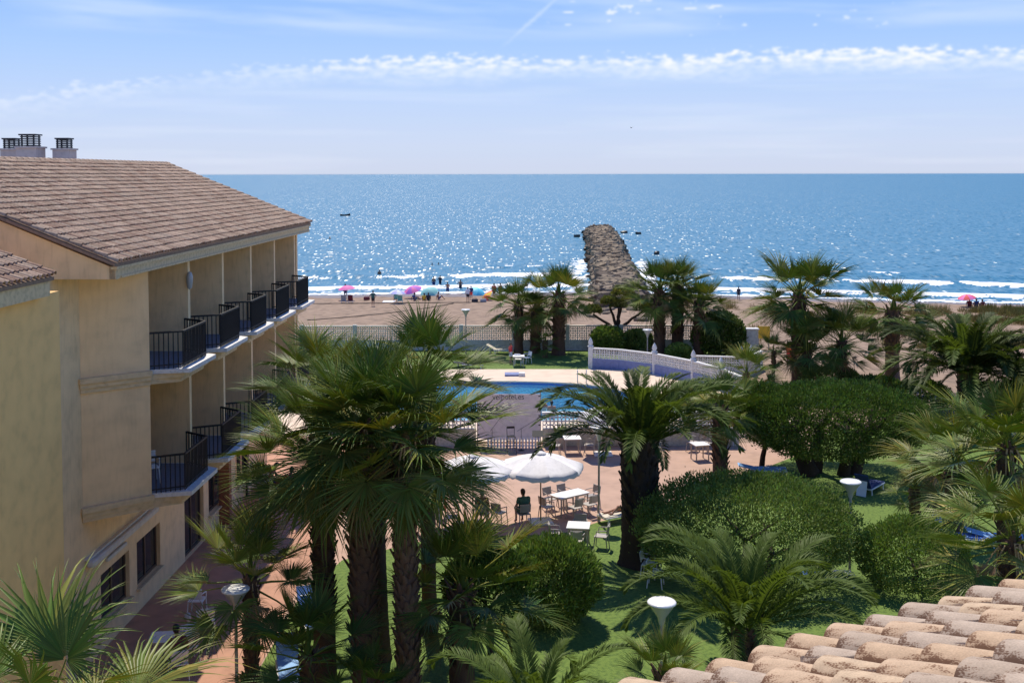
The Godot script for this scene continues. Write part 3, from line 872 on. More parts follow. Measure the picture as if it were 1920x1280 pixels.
	b = MB.new()
	for e in [[xe, ye, xr, yr], [xr, yr, -23.3, 10.84]]:
		b.quad(Vector3(e[0], e[1], 2.0), Vector3(e[0], e[1], -23.45), Vector3(e[2], e[3], -23.45), Vector3(e[2], e[3], 2.0))
		b.quad(Vector3(e[0], e[1] - 0.08, 2.0), Vector3(e[2], e[3] - 0.08, 2.0), Vector3(e[2], e[3] - 0.08, -23.45), Vector3(e[0], e[1] - 0.08, -23.45))
		b.quad(Vector3(e[0], e[1] - 0.08, -23.45), Vector3(e[0], e[1], -23.45), Vector3(e[2], e[3], -23.45), Vector3(e[2], e[3] - 0.08, -23.45))
	b.quad(Vector3(xe, ye - 0.08, 2.0), Vector3(xe, ye - 0.08, -23.45), Vector3(xe, ye, -23.45), Vector3(xe, ye, 2.0))
	var nroof := part(near, "roof", b.mesh(), M.mortar)
	make_roof(nroof, 14.0, 23.45, xe + 0.06, ye, xr, yr, 300, 32, Vector3(-12, 12, -25))
	b = MB.new()
	b.box(Vector3(xe - 0.13, 10.6, -11.7), Vector3(0.16, 0.32, 23.3))
	part(near, "fascia", b.mesh(), M.trim)
	b = MB.new()
	b.box(Vector3(-10.72, 10.47, -11.7), Vector3(0.44, 0.05, 23.0))
	part(near, "soffit", b.mesh(), M.trim)
	balcony(near, 16.6, 7.7)
	# the roof under the photographer's window, lower right
	var mine := thing("tiled_roof", "weathered terracotta barrel tile roof in the lower right foreground", "roof")
	var along := Vector3(0.874, 0, -0.485).normalized()
	var up := (Vector3(0.485, 0, 0.874).normalized() + Vector3.UP * 0.38).normalized()
	var o0 := Vector3(0.52, 10.71, -4.62) - along * 1.6
	b = MB.new()
	var nn := along.cross(up)
	if nn.y < 0: nn = -nn
	b.quad(o0 - nn * 0.02, o0 + along * 8.0 - nn * 0.02, o0 + along * 8.0 + up * 5.0 - nn * 0.02, o0 + up * 5.0 - nn * 0.02)
	b.quad(o0 - nn * 0.12, o0 + up * 5.0 - nn * 0.12, o0 + along * 8.0 + up * 5.0 - nn * 0.12, o0 + along * 8.0 - nn * 0.12)
	b.quad(o0 - nn * 0.12, o0 + along * 8.0 - nn * 0.12, o0 + along * 8.0 - nn * 0.02, o0 - nn * 0.02)
	part(mine, "mortar_bed", b.mesh(), M.mortar)
	var r := RandomNumberGenerator.new(); r.seed = 9
	var cover := [tile_mesh(0.46, 0.106, 0.082, 14, 0.016, false, 1.0), tile_mesh(0.45, 0.102, 0.084, 14, 0.017, false, 0.98), tile_mesh(0.47, 0.109, 0.085, 14, 0.016, false, 1.02)]
	var channel := tile_mesh(0.46, 0.085, 0.11, 8, 0.015, true)
	for c in 26:
		for k in 9:
			var p := o0 + along * ((c + 0.5) * 0.252 + r.randf_range(-0.012, 0.012)) + up * (k * 0.36 - 0.1 + r.randf_range(-0.025, 0.025))
			var z := (-up + nn * r.randf_range(0.035, 0.075) + along * r.randf_range(-0.05, 0.05)).normalized()
			var y := (nn - z * nn.dot(z)).normalized().rotated(z, r.randf_range(-0.06, 0.06))
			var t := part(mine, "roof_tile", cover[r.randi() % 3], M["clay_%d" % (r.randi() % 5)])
			t.transform = Transform3D(Basis(y.cross(z), y, z), p + nn * (0.03 + 0.012 * r.randf()))
			if k < 7:
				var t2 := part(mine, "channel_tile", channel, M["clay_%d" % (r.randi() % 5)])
				t2.transform = Transform3D(Basis(nn.cross(-up), nn, -up), p + along * 0.126 + nn * 0.1)
	# the wing below that roof, so that it stands on something
	var hold := thing("hotel_building", "hotel wing below the foreground tiles, mostly out of view", "building")
	b = MB.new()
	var f0 := o0 + up * 0.55 - nn * 0.14
	b.quad(Vector3(f0.x, 0, f0.z), f0, f0 + along * 8.0, Vector3((f0 + along * 8.0).x, 0, (f0 + along * 8.0).z))
	part(hold, "wall", b.mesh(), M.wall)

# ---------------------------------------------------------------- plants
# One fan leaf: stalk along +z, then a pleated blade of pointed segments; up is +y
func fan_leaf(sd: int, nseg: int, rad: float, stalk: float, span: float, droop: float, bend: float, fuse := 0.42, cup := 0.34) -> ArrayMesh:
	var r := RandomNumberGenerator.new(); r.seed = sd
	var b := MB.new(); b.tint = true
	b.cc = Color(0.65, 0.58, 0.54)
	var h := Vector3(0, -stalk * 0.06, stalk)
	b.tube([Vector3.ZERO, Vector3(0, 0.0, stalk * 0.5), h], [0.028, 0.02, 0.013], 4, false)
	var fw := Vector3(0, -sin(bend), cos(bend))
	var up := Vector3(0, cos(bend), sin(bend))
	var da := deg_to_rad(span) * 2.0 / nseg
	var tear := r.randf_range(-0.6, 0.6)
	for i in nseg:
		var th := -deg_to_rad(span) + (i + 0.5) * da
		var k := absf(th) / deg_to_rad(span)
		var L := rad * (1.0 - 0.34 * k * k) * r.randf_range(0.9, 1.06)
		var d := (fw * cos(th) + Vector3.RIGHT * sin(th) + up * (absf(sin(th)) * cup + 0.1 * cos(th))).normalized()
		var side := (Vector3.RIGHT * cos(th) - fw * sin(th)).normalized()
		var nrm := d.cross(side).normalized()
		if nrm.dot(up) < 0: nrm = -nrm
		var dr := droop * r.randf_range(0.5, 1.5) * (0.6 + 0.6 * k)
		var sway := r.randf_range(-0.09, 0.09)
		var prev := []
		var own := Color(r.randf_range(0.33, 0.47), r.randf_range(0.34, 0.45), 0.4) * r.randf_range(0.75, 1.25)
		if r.randf() < 0.07: own = Color(0.85, 0.62, 0.62)
		var tipc := own.lerp(Color(1.0, 0.72, 0.6), r.randf_range(0.1, 0.6))
		var f := fuse * r.randf_range(0.85, 1.1)
		if absf(th - tear) < 0.05: f *= 0.5
		for st in [0.04, f, (f + 1.0) * 0.52, 0.86, 1.0]:
			var s: float = st
			b.cc = own if s < 0.9 else tipc
			var w := tan(da * 0.5) * L * minf(s, f)
			var free := clampf((s - f) / (1.0 - f), 0.0, 1.0)
			w *= (1.0 - pow(free, 1.15)) * lerpf(1.0, 0.72, minf(1.0, free * 6.0))
			var c := h + d * (L * s) - up * (dr * free * free * L) + side * (sway * free * L)
			c.y -= absf(dr) * 0.4 * free * free * L
			if s == 1.0:
				var tip := b.p(c)
				b.t(prev[0], prev[1], tip); b.t(prev[1], prev[2], tip)
				break
			var ring := [b.p(c - side * w), b.p(c - nrm * w * 0.55), b.p(c + side * w)]
			if prev.size():
				b.q(prev[0], prev[1], ring[1], ring[0])
				b.q(prev[1], prev[2], ring[2], ring[1])
			prev = ring
	return b.mesh()

# One feather leaf: midrib along +z arching down, leaflets in a shallow V
func feather_leaf(sd: int, L: float, pairs: int, arch: float, ll: float) -> ArrayMesh:
	var r := RandomNumberGenerator.new(); r.seed = sd
	var b := MB.new()
	var pts := []; var tang := []; var rads := []
	var p := Vector3.ZERO
	var n := 22
	var sway := r.randf_range(-0.25, 0.25)
	for i in n + 1:
		var s := float(i) / n
		var an := -arch * pow(s, 2.0)
		var t := Vector3(sin(sway * s) , sin(an), cos(an)).normalized()
		pts.append(p); tang.append(t); rads.append(lerpf(0.035, 0.006, pow(s, 0.7)))
		p += t * (L / n)
	b.tube(pts, rads, 5, false)
	for k in pairs:
		var s := 0.1 + 0.9 * (k + 0.5) / pairs
		var fi := s * n
		var i0 := mini(int(fi), n - 1)
		var c: Vector3 = pts[i0].lerp(pts[i0 + 1], fi - i0)
		var t: Vector3 = tang[i0]
		var x := Vector3.UP.cross(t).normalized()
		var y := t.cross(x)
		var len := ll * clampf(minf(s * 3.4, (1.0 - s) * 2.4 + 0.32), 0.15, 1.0)
		for sgn in [-1.0, 1.0]:
			var sg: float = sgn
			var fwd := lerpf(0.55, 1.5, s) * r.randf_range(0.85, 1.15)
			var d: Vector3 = (x * sg + t * fwd + y * r.randf_range(0.2, 0.6)).normalized()
			var l: float = len * r.randf_range(0.85, 1.1)
			var w := 0.024
			var side := d.cross(y).normalized()
			var m: Vector3 = c + d * l * 0.45
			var tip: Vector3 = c + d * l + Vector3.DOWN * l * r.randf_range(0.06, 0.3)
			var a := b.p(c); var e := b.p(m + side * w); var f := b.p(m - side * w); var g := b.p(tip)
			var o := b.p(m - y * 0.008)
			b.t(a, o, e); b.t(a, f, o); b.t(e, o, g); b.t(o, f, g)
	return b.mesh()

func palm_trunk(h: float, r0: float, r1: float, boots_from: float, sd: int, knob := 0.1) -> ArrayMesh:
	var r := RandomNumberGenerator.new(); r.seed = sd
	var b := MB.new()
	var n := 16
	var rings := int(h / 0.09) + 2
	var lean := Vector3(r.randf_range(-0.02, 0.02), 0, r.randf_range(-0.02, 0.02)) * h
	for j in rings:
		var f := float(j) / (rings - 1)
		var base := lerpf(r0, r1, f) * (1.0 + 0.25 * exp(-f * h * 3.0))
		for k in n:
			var an := TAU * k / n
			var wave := absf(fmod(j * 0.5 + k * 0.25 + (0.5 if j % 2 else 0.0), 1.0) - 0.5)
			var rr := base * (1.0 + knob * (wave - 0.25) * 2.0 + r.randf_range(-0.035, 0.035))
			b.p(Vector3(cos(an) * rr, f * h, sin(an) * rr) + lean * sin(f * 2.2))
	for j in rings - 1:
		for k in n:
			b.q(j * n + k, (j + 1) * n + k, (j + 1) * n + (k + 1) % n, j * n + (k + 1) % n)
	# stubs of old leaf stalks
	var y := boots_from * h
	var i := 0
	while y < h:
		var an := i * 2.39996
		var rr := lerpf(r0, r1, y / h)
		var o := Vector3(cos(an), 0, sin(an))
		var c := o * rr * 0.9 + Vector3.UP * y + lean * sin(y / h * 2.2)
		var t := (o * r.randf_range(0.35, 0.7) + Vector3.UP).normalized()
		var x := Vector3(-o.z, 0, o.x)
		var l := r.randf_range(0.16, 0.34) * clampf(r1 * 4.0, 0.7, 1.4)
		var w := r.randf_range(0.05, 0.08) * clampf(r1 * 4.0, 0.7, 1.4)
		var nn := x.cross(t)
		var A := [b.p(c - x * w * 1.5), b.p(c + nn * -0.04), b.p(c + x * w * 1.5), b.p(c + nn * 0.05)]
		var e := c + t * l
		var B := [b.p(e - x * w * 0.7), b.p(e + nn * -0.02), b.p(e + x * w * 0.7), b.p(e + nn * 0.02)]
		for k in 4: b.q(A[k], A[(k + 1) % 4], B[(k + 1) % 4], B[k])
		b.q(B[0], B[1], B[2], B[3])
		y += 0.022 + 0.012 * r.randf()
		i += 1
	return b.mesh()

var fans := []
var feathers := []
var dead_fans := []

func aim(az: float, el: float, roll := 0.0) -> Basis:
	var z := Vector3(cos(el) * sin(az), sin(el), cos(el) * cos(az))
	var x := Vector3(cos(az), 0, -sin(az))
	return Basis(x, z.cross(x), z).rotated(z, roll)

func palm_leaf(crown: Node3D, m: Mesh, mt: Material, az: float, el: float, size: float, r: RandomNumberGenerator, at := Vector3.ZERO) -> void:
	var o := part(crown, "leaf", m, mt)
	var bs := aim(az, el, r.randf_range(-0.45, 0.45)).scaled(Vector3.ONE * size)
	o.transform = Transform3D(bs, at)

func fan_palm(label: String, heart: Vector3, size: float, leaves: int, trunk_r: float, opts := {}) -> Node3D:
	var r := RandomNumberGenerator.new()
	r.seed = hash(label)
	var y0: float = opts.get("ground", 0.0)
	var o := thing("fan_palm", label, "palm", Vector3(heart.x, y0, heart.z), 0.0, opts.get("group", "fan palms in the hotel garden"))
	var h := heart.y - y0
	part(o, "trunk", palm_trunk(h, trunk_r, trunk_r * opts.get("top", 0.95), opts.get("boots", 0.45), r.randi(), 0.12), M[opts.get("bark", "bark")])
	var b := MB.new()
	b.tube([Vector3(0, -0.15, 0), Vector3(0, 0.2 * size, 0), Vector3(0.02, 0.75 * size, 0.01)], [trunk_r * 0.7, trunk_r * 0.45, 0.01], 7)
	var crown := part(o, "crown", b.mesh(), M.date_a, Vector3(0, h, 0))
	var mats: Array = opts.get("mats", ["fan_a", "fan_b", "fan_a", "fan_c"])
	var low: float = opts.get("low", -38.0)
	leaves = int(leaves * 0.8)
	for i in leaves:
		var f := (i + 0.5) / leaves
		var el := deg_to_rad(lerpf(82.0, low, pow(f, 0.82)) + r.randf_range(-9.0, 9.0))
		var az := i * 2.39996 + r.randf_range(-0.3, 0.3)
		var sc := size * r.randf_range(0.86, 1.08) * (0.75 + 0.25 * clampf(f * 4.0, 0.0, 1.0))
		var mt: String = mats[r.randi() % mats.size()]
		if f > 0.8 and r.randf() < opts.get("yellow", 0.15): mt = "fan_pale"
		palm_leaf(crown, fans[r.randi() % fans.size()], M[mt], az, el, sc, r, Vector3(sin(az), 0, cos(az)) * trunk_r * 0.5 * f - Vector3.UP * f * opts.get("drop", 0.3))
	var dry: int = opts.get("dry", 6)
	for i in dry:
		var az := r.randf() * TAU
		palm_leaf(crown, dead_fans[r.randi() % dead_fans.size()], M.fan_dry, az, deg_to_rad(r.randf_range(-80.0, -52.0)), size * r.randf_range(0.7, 0.95), r, Vector3(sin(az), -0.35, cos(az)) * trunk_r * 0.9)
	return o

func date_palm(label: String, heart: Vector3, size: float, leaves: int, trunk_r: float, opts := {}) -> Node3D:
	var r := RandomNumberGenerator.new()
	r.seed = hash(label)
	var o := thing("date_palm", label, "palm", Vector3(heart.x, 0, heart.z), 0.0, "feather leaved palms in the hotel garden")
	part(o, "trunk", palm_trunk(heart.y, trunk_r, trunk_r * opts.get("top", 1.05), opts.get("boots", 0.55), r.randi(), 0.22), M[opts.get("bark", "bark_dark")])
	var b := MB.new()
	b.lathe([Vector2(trunk_r * 1.05, -0.35), Vector2(trunk_r * 1.15, 0.0), Vector2(trunk_r * 0.7, 0.35), Vector2(0.05, 0.6)], 12)
	var crown := part(o, "crown", b.mesh(), M.bark, Vector3(0, heart.y, 0))
	for i in leaves:
		var f := (i + 0.5) / leaves
		var el := deg_to_rad(lerpf(84.0, opts.get("low", -5.0), pow(f, 0.85)) + r.randf_range(-6.0, 6.0))
		var az := i * 2.39996 + r.randf_range(-0.2, 0.2)
		var mt: String = opts.get("mats", ["date_a", "date_b"])[r.randi() % 2]
		var lf := part(crown, "leaf", feathers[r.randi() % feathers.size()], M[mt])
		lf.transform = Transform3D(aim(az, el, r.randf_range(-0.25, 0.25)).scaled(Vector3.ONE * size * r.randf_range(0.85, 1.08) * (0.72 + 0.28 * clampf(f * 3.0, 0.0, 1.0))), Vector3(sin(az), 0, cos(az)) * trunk_r * 0.6)
	return o

# Leaves spread through the outer part of a lumpy body; each leaf is a small folded face of its own tint
func foliage(sd: int, rad: Vector3, n: int, ll: float, lw: float, base: Color, flat_bottom := -0.5, shoots := 0.06, inner := 0.62) -> ArrayMesh:
	var r := RandomNumberGenerator.new(); r.seed = sd
	var ns := FastNoiseLite.new(); ns.seed = sd; ns.frequency = 0.8; ns.fractal_octaves = 3
	var b := MB.new(); b.tint = true
	for i in n:
		var u := r.randf_range(flat_bottom, 1.0)
		var an := r.randf() * TAU
		var q := sqrt(1.0 - u * u)
		var d := Vector3(q * cos(an), u, q * sin(an))
		var lump := 1.0 + 0.13 * ns.get_noise_3dv(d * rad * 0.9) + 0.09 * ns.get_noise_3dv(d * rad * 3.0)
		if ns.get_noise_3dv(d * rad * 1.7 + Vector3.ONE * 30.0) < -0.42 and r.randf() < 0.6: continue
		var dep := lerpf(inner, 1.0, pow(r.randf(), 0.45)) * lump
		var stray := r.randf() < shoots
		if stray: dep *= 1.0 + r.randf() * 0.09
		var p := d * rad * dep
		var grow := (d / rad * rad.x + Vector3.UP * (0.9 if not stray else 2.2) + Vector3(r.randfn(), r.randfn(), r.randfn()) * (0.75 if not stray else 0.3)).normalized()
		var side := grow.cross(Vector3(r.randfn(), r.randfn(), r.randfn())).normalized()
		var nn := side.cross(grow)
		var l := ll * r.randf_range(0.6, 1.25); var w := lw * r.randf_range(0.7, 1.2)
		var g := r.randf()
		b.cc = base * lerpf(0.62, 1.35, g) * (1.0 + 0.5 * ns.get_noise_3dv(p * 0.9 + Vector3.ONE * 90.0))
		b.cc.r *= lerpf(0.9, 1.25, r.randf())
		if r.randf() < 0.07: b.cc = b.cc.lerp(Color(0.36, 0.36, 0.18), 0.5)
		var a := b.p(p); var e := b.p(p + grow * l)
		var f1 := b.p(p + grow * l * 0.5 + side * w + nn * w * 0.4); var f2 := b.p(p + grow * l * 0.5 - side * w + nn * w * 0.4)
		b.t(a, f1, e); b.t(a, e, f2)
	return b.mesh()

func limb(b: MB, a: Vector3, c: Vector3, r0: float, r1: float, sd: int) -> void:
	var r := RandomNumberGenerator.new(); r.seed = sd
	var pts := []; var rad := []
	for i in 6:
		var f := i / 5.0
		pts.append(a.lerp(c, f) + Vector3(r.randfn(), 0, r.randfn()) * a.distance_to(c) * 0.035 * sin(f * PI))
		rad.append(lerpf(r0, r1, f))
	b.tube(pts, rad, 8, true)

func shrub(called: String, label: String, at: Vector3, rad: Vector3, mid: float, n: int, ll: float, lw: float, base: Color, stems: Array, group := "", flat_bottom := -0.5, inner := 0.62, turn := 0.0) -> Node3D:
	var o := thing(called, label, "tree" if called.ends_with("tree") else "bush", at, turn, group)
	var b := MB.new()
	for s in stems:
		limb(b, Vector3(s[0], 0, s[1]), Vector3(s[2], s[3], s[4]), s[5], s[5] * 0.55, hash(label) + int(s[0] * 100))
		for k in 3:
			var e := Vector3(s[2], s[3], s[4])
			limb(b, e - Vector3.UP * 0.1, e + Vector3(cos(k * 2.1 + s[0]) * rad.x * 0.35, mid * 0.25 + 0.2, sin(k * 2.1 + s[0]) * rad.z * 0.35), s[5] * 0.5, s[5] * 0.2, k)
	part(o, "trunk", b.mesh(), M.bark_dark)
	var c := part(o, "crown", foliage(hash(label), rad, n, ll, lw, base, flat_bottom, 0.13, inner), M.bush_a, Vector3(0, mid, 0))
	c.set_meta("kind", "stuff")
	return o

func make_plants() -> void:
	for i in 7:
		fans.append(fan_leaf(100 + i, 42 + i % 3 * 4, [1.3, 1.36, 1.2, 1.3, 1.15, 1.4, 1.25][i], [1.15, 1.3, 1.0, 1.1, 1.25, 1.15, 0.95][i], [112.0, 120.0, 105.0, 125.0, 100.0, 115.0, 118.0][i], [0.06, 0.16, 0.1, 0.24, 0.04, 0.13, 0.3][i], [0.1, 0.22, 0.15, 0.3, 0.05, 0.2, 0.38][i]))
	for i in 2:
		dead_fans.append(fan_leaf(200 + i, 26, 1.0, 0.8, 80.0, 0.5, 0.3, 0.35, 0.9))
	for i in 6:
		feathers.append(feather_leaf(300 + i, 3.4, 96, [1.1, 1.5, 1.9, 1.3, 2.2, 1.7][i], 0.5))
	var G := "fan palms in the hotel garden"
	# clump in the middle of the picture
	fan_palm("tall fan palm in front of the central clump with thick brown trunk", Vector3(-2.450, 6.856, -26.000), 1.2, 54, 0.26, {"bark": "bark_pale", "low": -48.0, "drop": 0.35, "dry": 12, "boots": 0.05})
	fan_palm("tall fan palm left of the front palm in the central clump", Vector3(-3.568, 6.983, -26.900), 1.22, 54, 0.31, {"bark": "bark_pale", "low": -48.0, "drop": 0.35, "dry": 12, "boots": 0.05})
	fan_palm("leftmost dark-trunked fan palm of the central clump, reaching the balconies", Vector3(-4.699, 6.290, -27.600), 1.15, 46, 0.26, {"low": -46.0, "drop": 0.35, "boots": 0.3})
	fan_palm("fan palm at the back left of the central clump by the far balconies", Vector3(-5.409, 7.173, -31.500), 1.02, 30, 0.22, {"low": -25.0, "dry": 2})
	fan_palm("fan palm at the back right of the central clump in front of the pool", Vector3(-2.371, 7.508, -31.500), 0.98, 30, 0.2, {"low": -25.0, "dry": 2})
	fan_palm("fan palm of medium height in the middle of the central clump", Vector3(-3.512, 7.073, -29.500), 1.0, 28, 0.22, {"low": -20.0, "dry": 0})
	# left foreground
	fan_palm("young fan palm beside the terracotta walkway and its lamp post", Vector3(-6.304, 3.348, -26.500), 0.92, 26, 0.16, {"low": -30.0, "dry": 2, "boots": 0.2})
	fan_palm("low dark fan palm at the foot of the central clump", Vector3(-4.576, 2.327, -24.500), 0.9, 24, 0.16, {"low": -20.0, "dry": 0, "mats": ["fan_b", "fan_b", "fan_a"]})
	fan_palm("small fan palm below the central trunks at the bottom edge", Vector3(-3.196, 2.007, -23.500), 0.62, 16, 0.14, {"low": -15.0, "dry": 0, "mats": ["fan_b"]})
	fan_palm("very close fan palm whose leaf tips fill the lower left corner", Vector3(-3.726, 8.571, -8.600), 0.7, 22, 0.15, {"low": -30.0, "dry": 3, "yellow": 0.3, "mats": ["fan_a", "fan_a", "fan_c"]})
	fan_palm("fan palm with short thick trunk left of the oleander bush", Vector3(-1.228, 2.901, -27.000), 1.05, 36, 0.29, {"low": -35.0, "dry": 4, "yellow": 0.5, "boots": 0.3})
	# by the beach wall, left group
	fan_palm("rightmost palm of the left group at the beach wall", Vector3(3.327, 4.328, -80.000), 1.45, 34, 0.42, {"boots": 0.25, "dry": 6})
	fan_palm("leftmost palm of the left group at the beach wall", Vector3(0.462, 3.617, -80.500), 1.3, 30, 0.3, {"boots": 0.25, "dry": 7})
	fan_palm("middle palm of the left group at the beach wall", Vector3(1.666, 2.975, -81.000), 1.1, 26, 0.34, {"boots": 0.2, "dry": 8})
	fan_palm("small palm sheltered among the left group at the beach wall", Vector3(2.340, 1.162, -78.800), 0.55, 18, 0.16, {"dry": 0})
	# right group
	fan_palm("leftmost palm of the right group at the beach wall", Vector3(10.630, 4.635, -80.000), 1.42, 34, 0.38, {"boots": 0.25, "dry": 7})
	fan_palm("tallest palm of the right group at the beach wall", Vector3(11.999, 4.880, -81.000), 1.35, 34, 0.4, {"boots": 0.25, "dry": 8})
	fan_palm("rightmost palm of the right group at the beach wall", Vector3(13.223, 3.716, -79.000), 1.3, 32, 0.34, {"boots": 0.25, "dry": 7})
	# right, before the sand
	fan_palm("tall fan palm with raised leaves beside the orange walker", Vector3(17.554, 5.563, -68.000), 1.6, 46, 0.42, {"boots": 0.15, "dry": 10, "low": -45.0})
	fan_palm("lower fan palm right of the tall palm by the orange walker", Vector3(19.535, 3.085, -66.000), 1.35, 30, 0.26, {"dry": 4})
	fan_palm("dark fan palm in front of the tall palm by the orange walker", Vector3(17.585, 2.689, -66.500), 1.25, 28, 0.3, {"dry": 4, "mats": ["fan_b"]})
	fan_palm("slim young palm left of the orange walker", Vector3(15.496, 2.449, -66.000), 0.75, 20, 0.1, {"dry": 0, "boots": 0.6})
	fan_palm("bushy low palm beside the curved white balustrade", Vector3(13.293, 1.712, -63.000), 1.0, 22, 0.16, {"dry": 3, "yellow": 0.6})
	fan_palm("fan palm with stout shaggy trunk standing on the open sand", Vector3(23.632, 4.559, -69.000), 1.32, 32, 0.42, {"boots": 0.4, "dry": 6, "yellow": 0.5, "bark": "bark_pale"})
	fan_palm("fan palm with drooping skirt behind the big rounded hedge tree", Vector3(8.848, 3.033, -47.000), 1.0, 32, 0.3, {"boots": 0.2, "dry": 5})
	# right edge
	fan_palm("fan palm with two paper notices on its trunk", Vector3(15.958, 2.778, -40.200), 1.15, 36, 0.26, {"boots": 0.6, "dry": 14, "yellow": 0.7})
	fan_palm("small palm with slim trunk left of the palm with notices", Vector3(14.934, 1.377, -41.000), 0.55, 16, 0.17, {"boots": 0.1, "dry": 2})
	fan_palm("fan palm leaning in from the right edge with spread pale leaves", Vector3(14.985, 4.807, -33.500), 1.3, 44, 0.24, {"dry": 10, "yellow": 0.4, "mats": ["fan_a", "fan_c", "fan_a"]})
	fan_palm("fan palm above the foreground roof at the right edge", Vector3(11.119, 4.917, -24.500), 1.05, 30, 0.2, {"dry": 9, "yellow": 0.4, "mats": ["fan_a", "fan_c"]})
	fan_palm("narrow leaved low palm at the foot of the foreground roof", Vector3(2.836, 3.694, -20.500), 0.5, 22, 0.12, {"low": 0.0, "dry": 0})
	# feather palms
	date_palm("big date palm with pineapple trunk in front of the pool", Vector3(4.195, 4.054, -36.800), 1.1, 46, 0.52, {"low": 22.0, "top": 1.12, "boots": 0.35, "mats": ["date_b", "date_a"]})
	date_palm("low spreading date palm in front of the clipped hedge", Vector3(5.773, 1.755, -27.200), 1.04, 30, 0.34, {"low": 22.0, "mats": ["date_a", "date_a"]})
	date_palm("arching date palm at the right behind the rounded hedge tree", Vector3(24.191, 2.429, -59.000), 1.55, 54, 0.5, {"low": 12.0, "mats": ["date_b", "date_a"]})
	date_palm("date palm whose pale frond rises at the bottom centre", Vector3(0.438, 3.048, -20.000), 0.72, 20, 0.25, {"low": 0.0, "mats": ["date_a", "date_a"]})
	date_palm("tiny feather palm inside the curved balustrade", Vector3(13.720, 0.273, -73.000), 0.42, 22, 0.16, {"low": 5.0, "mats": ["date_a", "date_a"]})
	date_palm("feather palm at the far right edge beside the dunes", Vector3(26.069, 2.019, -56.000), 1.3, 34, 0.4, {"low": -5.0, "mats": ["date_b", "date_b"]})
	# clipped shrubs and small trees
	var deep := Color(0.095, 0.155, 0.036); var mid := Color(0.165, 0.24, 0.065); var fresh := Color(0.16, 0.24, 0.055)
	shrub("clipped_tree", "broad clipped shrub in the middle of the lawn beside the date palm", Vector3(7.514, 0.000, -35.312), Vector3(3.55, 1.62, 2.7), 1.75, 44000, 0.105, 0.026, mid, [[0.4, 0.2, 0.8, 1.0, 0.3, 0.14], [-0.5, 0.1, -1.1, 1.0, 0.0, 0.13], [0.0, -0.4, 0.1, 1.1, -0.8, 0.12]], "clipped shrubs on the lawn", -0.75)
	shrub("umbrella_tree", "wide flat topped tree with several thick dark trunks behind the hedge", Vector3(13.893, 0.000, -48.088), Vector3(4.25, 1.6, 3.2), 2.35, 60000, 0.12, 0.032, deep, [[-1.0, 0.3, -1.9, 1.9, 0.2, 0.42], [-0.7, -0.2, -0.5, 2.0, -0.4, 0.34], [0.9, 0.0, 1.5, 1.9, 0.1, 0.4], [0.4, 0.3, 0.5, 1.9, 0.9, 0.3]], "", -0.93)
	shrub("slim_tree", "slim tree at the left end of the flat topped tree", Vector3(11.073, 0.000, -49.150), Vector3(1.25, 1.1, 1.2), 2.7, 7000, 0.14, 0.036, deep, [[0.0, 0.0, 0.05, 2.3, 0.0, 0.13]], "", -0.8)
	shrub("clipped_shrub", "rounded clipped shrub above the foreground roof at the right", Vector3(12.562, 0.000, -34.529), Vector3(1.75, 1.2, 1.5), 1.0, 15000, 0.11, 0.028, fresh, [[0.0, 0.0, 0.1, 0.7, 0.0, 0.1]], "clipped shrubs on the lawn", -0.8)
	shrub("oleander_bush", "tall oleander bush with narrow leaves beside the cafe tables", Vector3(1.163, 0.000, -32.017), Vector3(1.35, 1.25, 1.2), 1.2, 17000, 0.2, 0.022, fresh, [[0.1, 0.0, 0.3, 0.9, 0.0, 0.07], [-0.2, 0.1, -0.4, 0.9, 0.1, 0.06]], "", -0.95)
	shrub("small_tree", "small tree with one thin leaning trunk on the near lawn", Vector3(-0.586, 0.000, -28.764), Vector3(1.25, 0.95, 1.15), 2.2, 9000, 0.15, 0.03, deep, [[0.05, 0.0, -0.08, 1.6, 0.0, 0.11]], "", -0.7)
	shrub("hedge_shrub", "dark rounded shrub right of the palms at the beach wall", Vector3(14.726, 0.000, -79.400), Vector3(1.9, 1.7, 1.5), 1.35, 9000, 0.22, 0.08, deep * 0.8, [[0.0, 0.0, 0.1, 0.8, 0.0, 0.1]], "", -0.7)
	shrub("leafy_shrub", "bright green shrub under the pruned tree at the beach wall", Vector3(7.013, 0.000, -81.316), Vector3(1.25, 0.95, 1.0), 0.9, 5000, 0.2, 0.07, fresh, [[0.0, 0.0, 0.1, 0.5, 0.0, 0.06]], "shrubs at the beach wall", -0.7)
	shrub("leafy_shrub", "green shrub right of the pruned tree at the beach wall", Vector3(9.211, 0.000, -81.809), Vector3(1.0, 0.8, 0.9), 0.75, 4000, 0.2, 0.07, mid, [[0.0, 0.0, 0.1, 0.4, 0.0, 0.06]], "shrubs at the beach wall", -0.7)
	shrub("leafy_shrub", "low yellowish shrub under the right group of wall palms", Vector3(11.735, 0.000, -78.475), Vector3(0.85, 0.55, 0.7), 0.45, 3000, 0.18, 0.06, fresh * 1.2, [[0.0, 0.0, 0.0, 0.3, 0.0, 0.05]], "shrubs at the beach wall", -0.7)
	shrub("leafy_shrub", "low shrub beside the white gate pillar", Vector3(15.985, 0.000, -78.475), Vector3(0.9, 0.6, 0.8), 0.5, 3000, 0.18, 0.06, mid, [[0.0, 0.0, 0.0, 0.3, 0.0, 0.05]], "shrubs at the beach wall", -0.7)
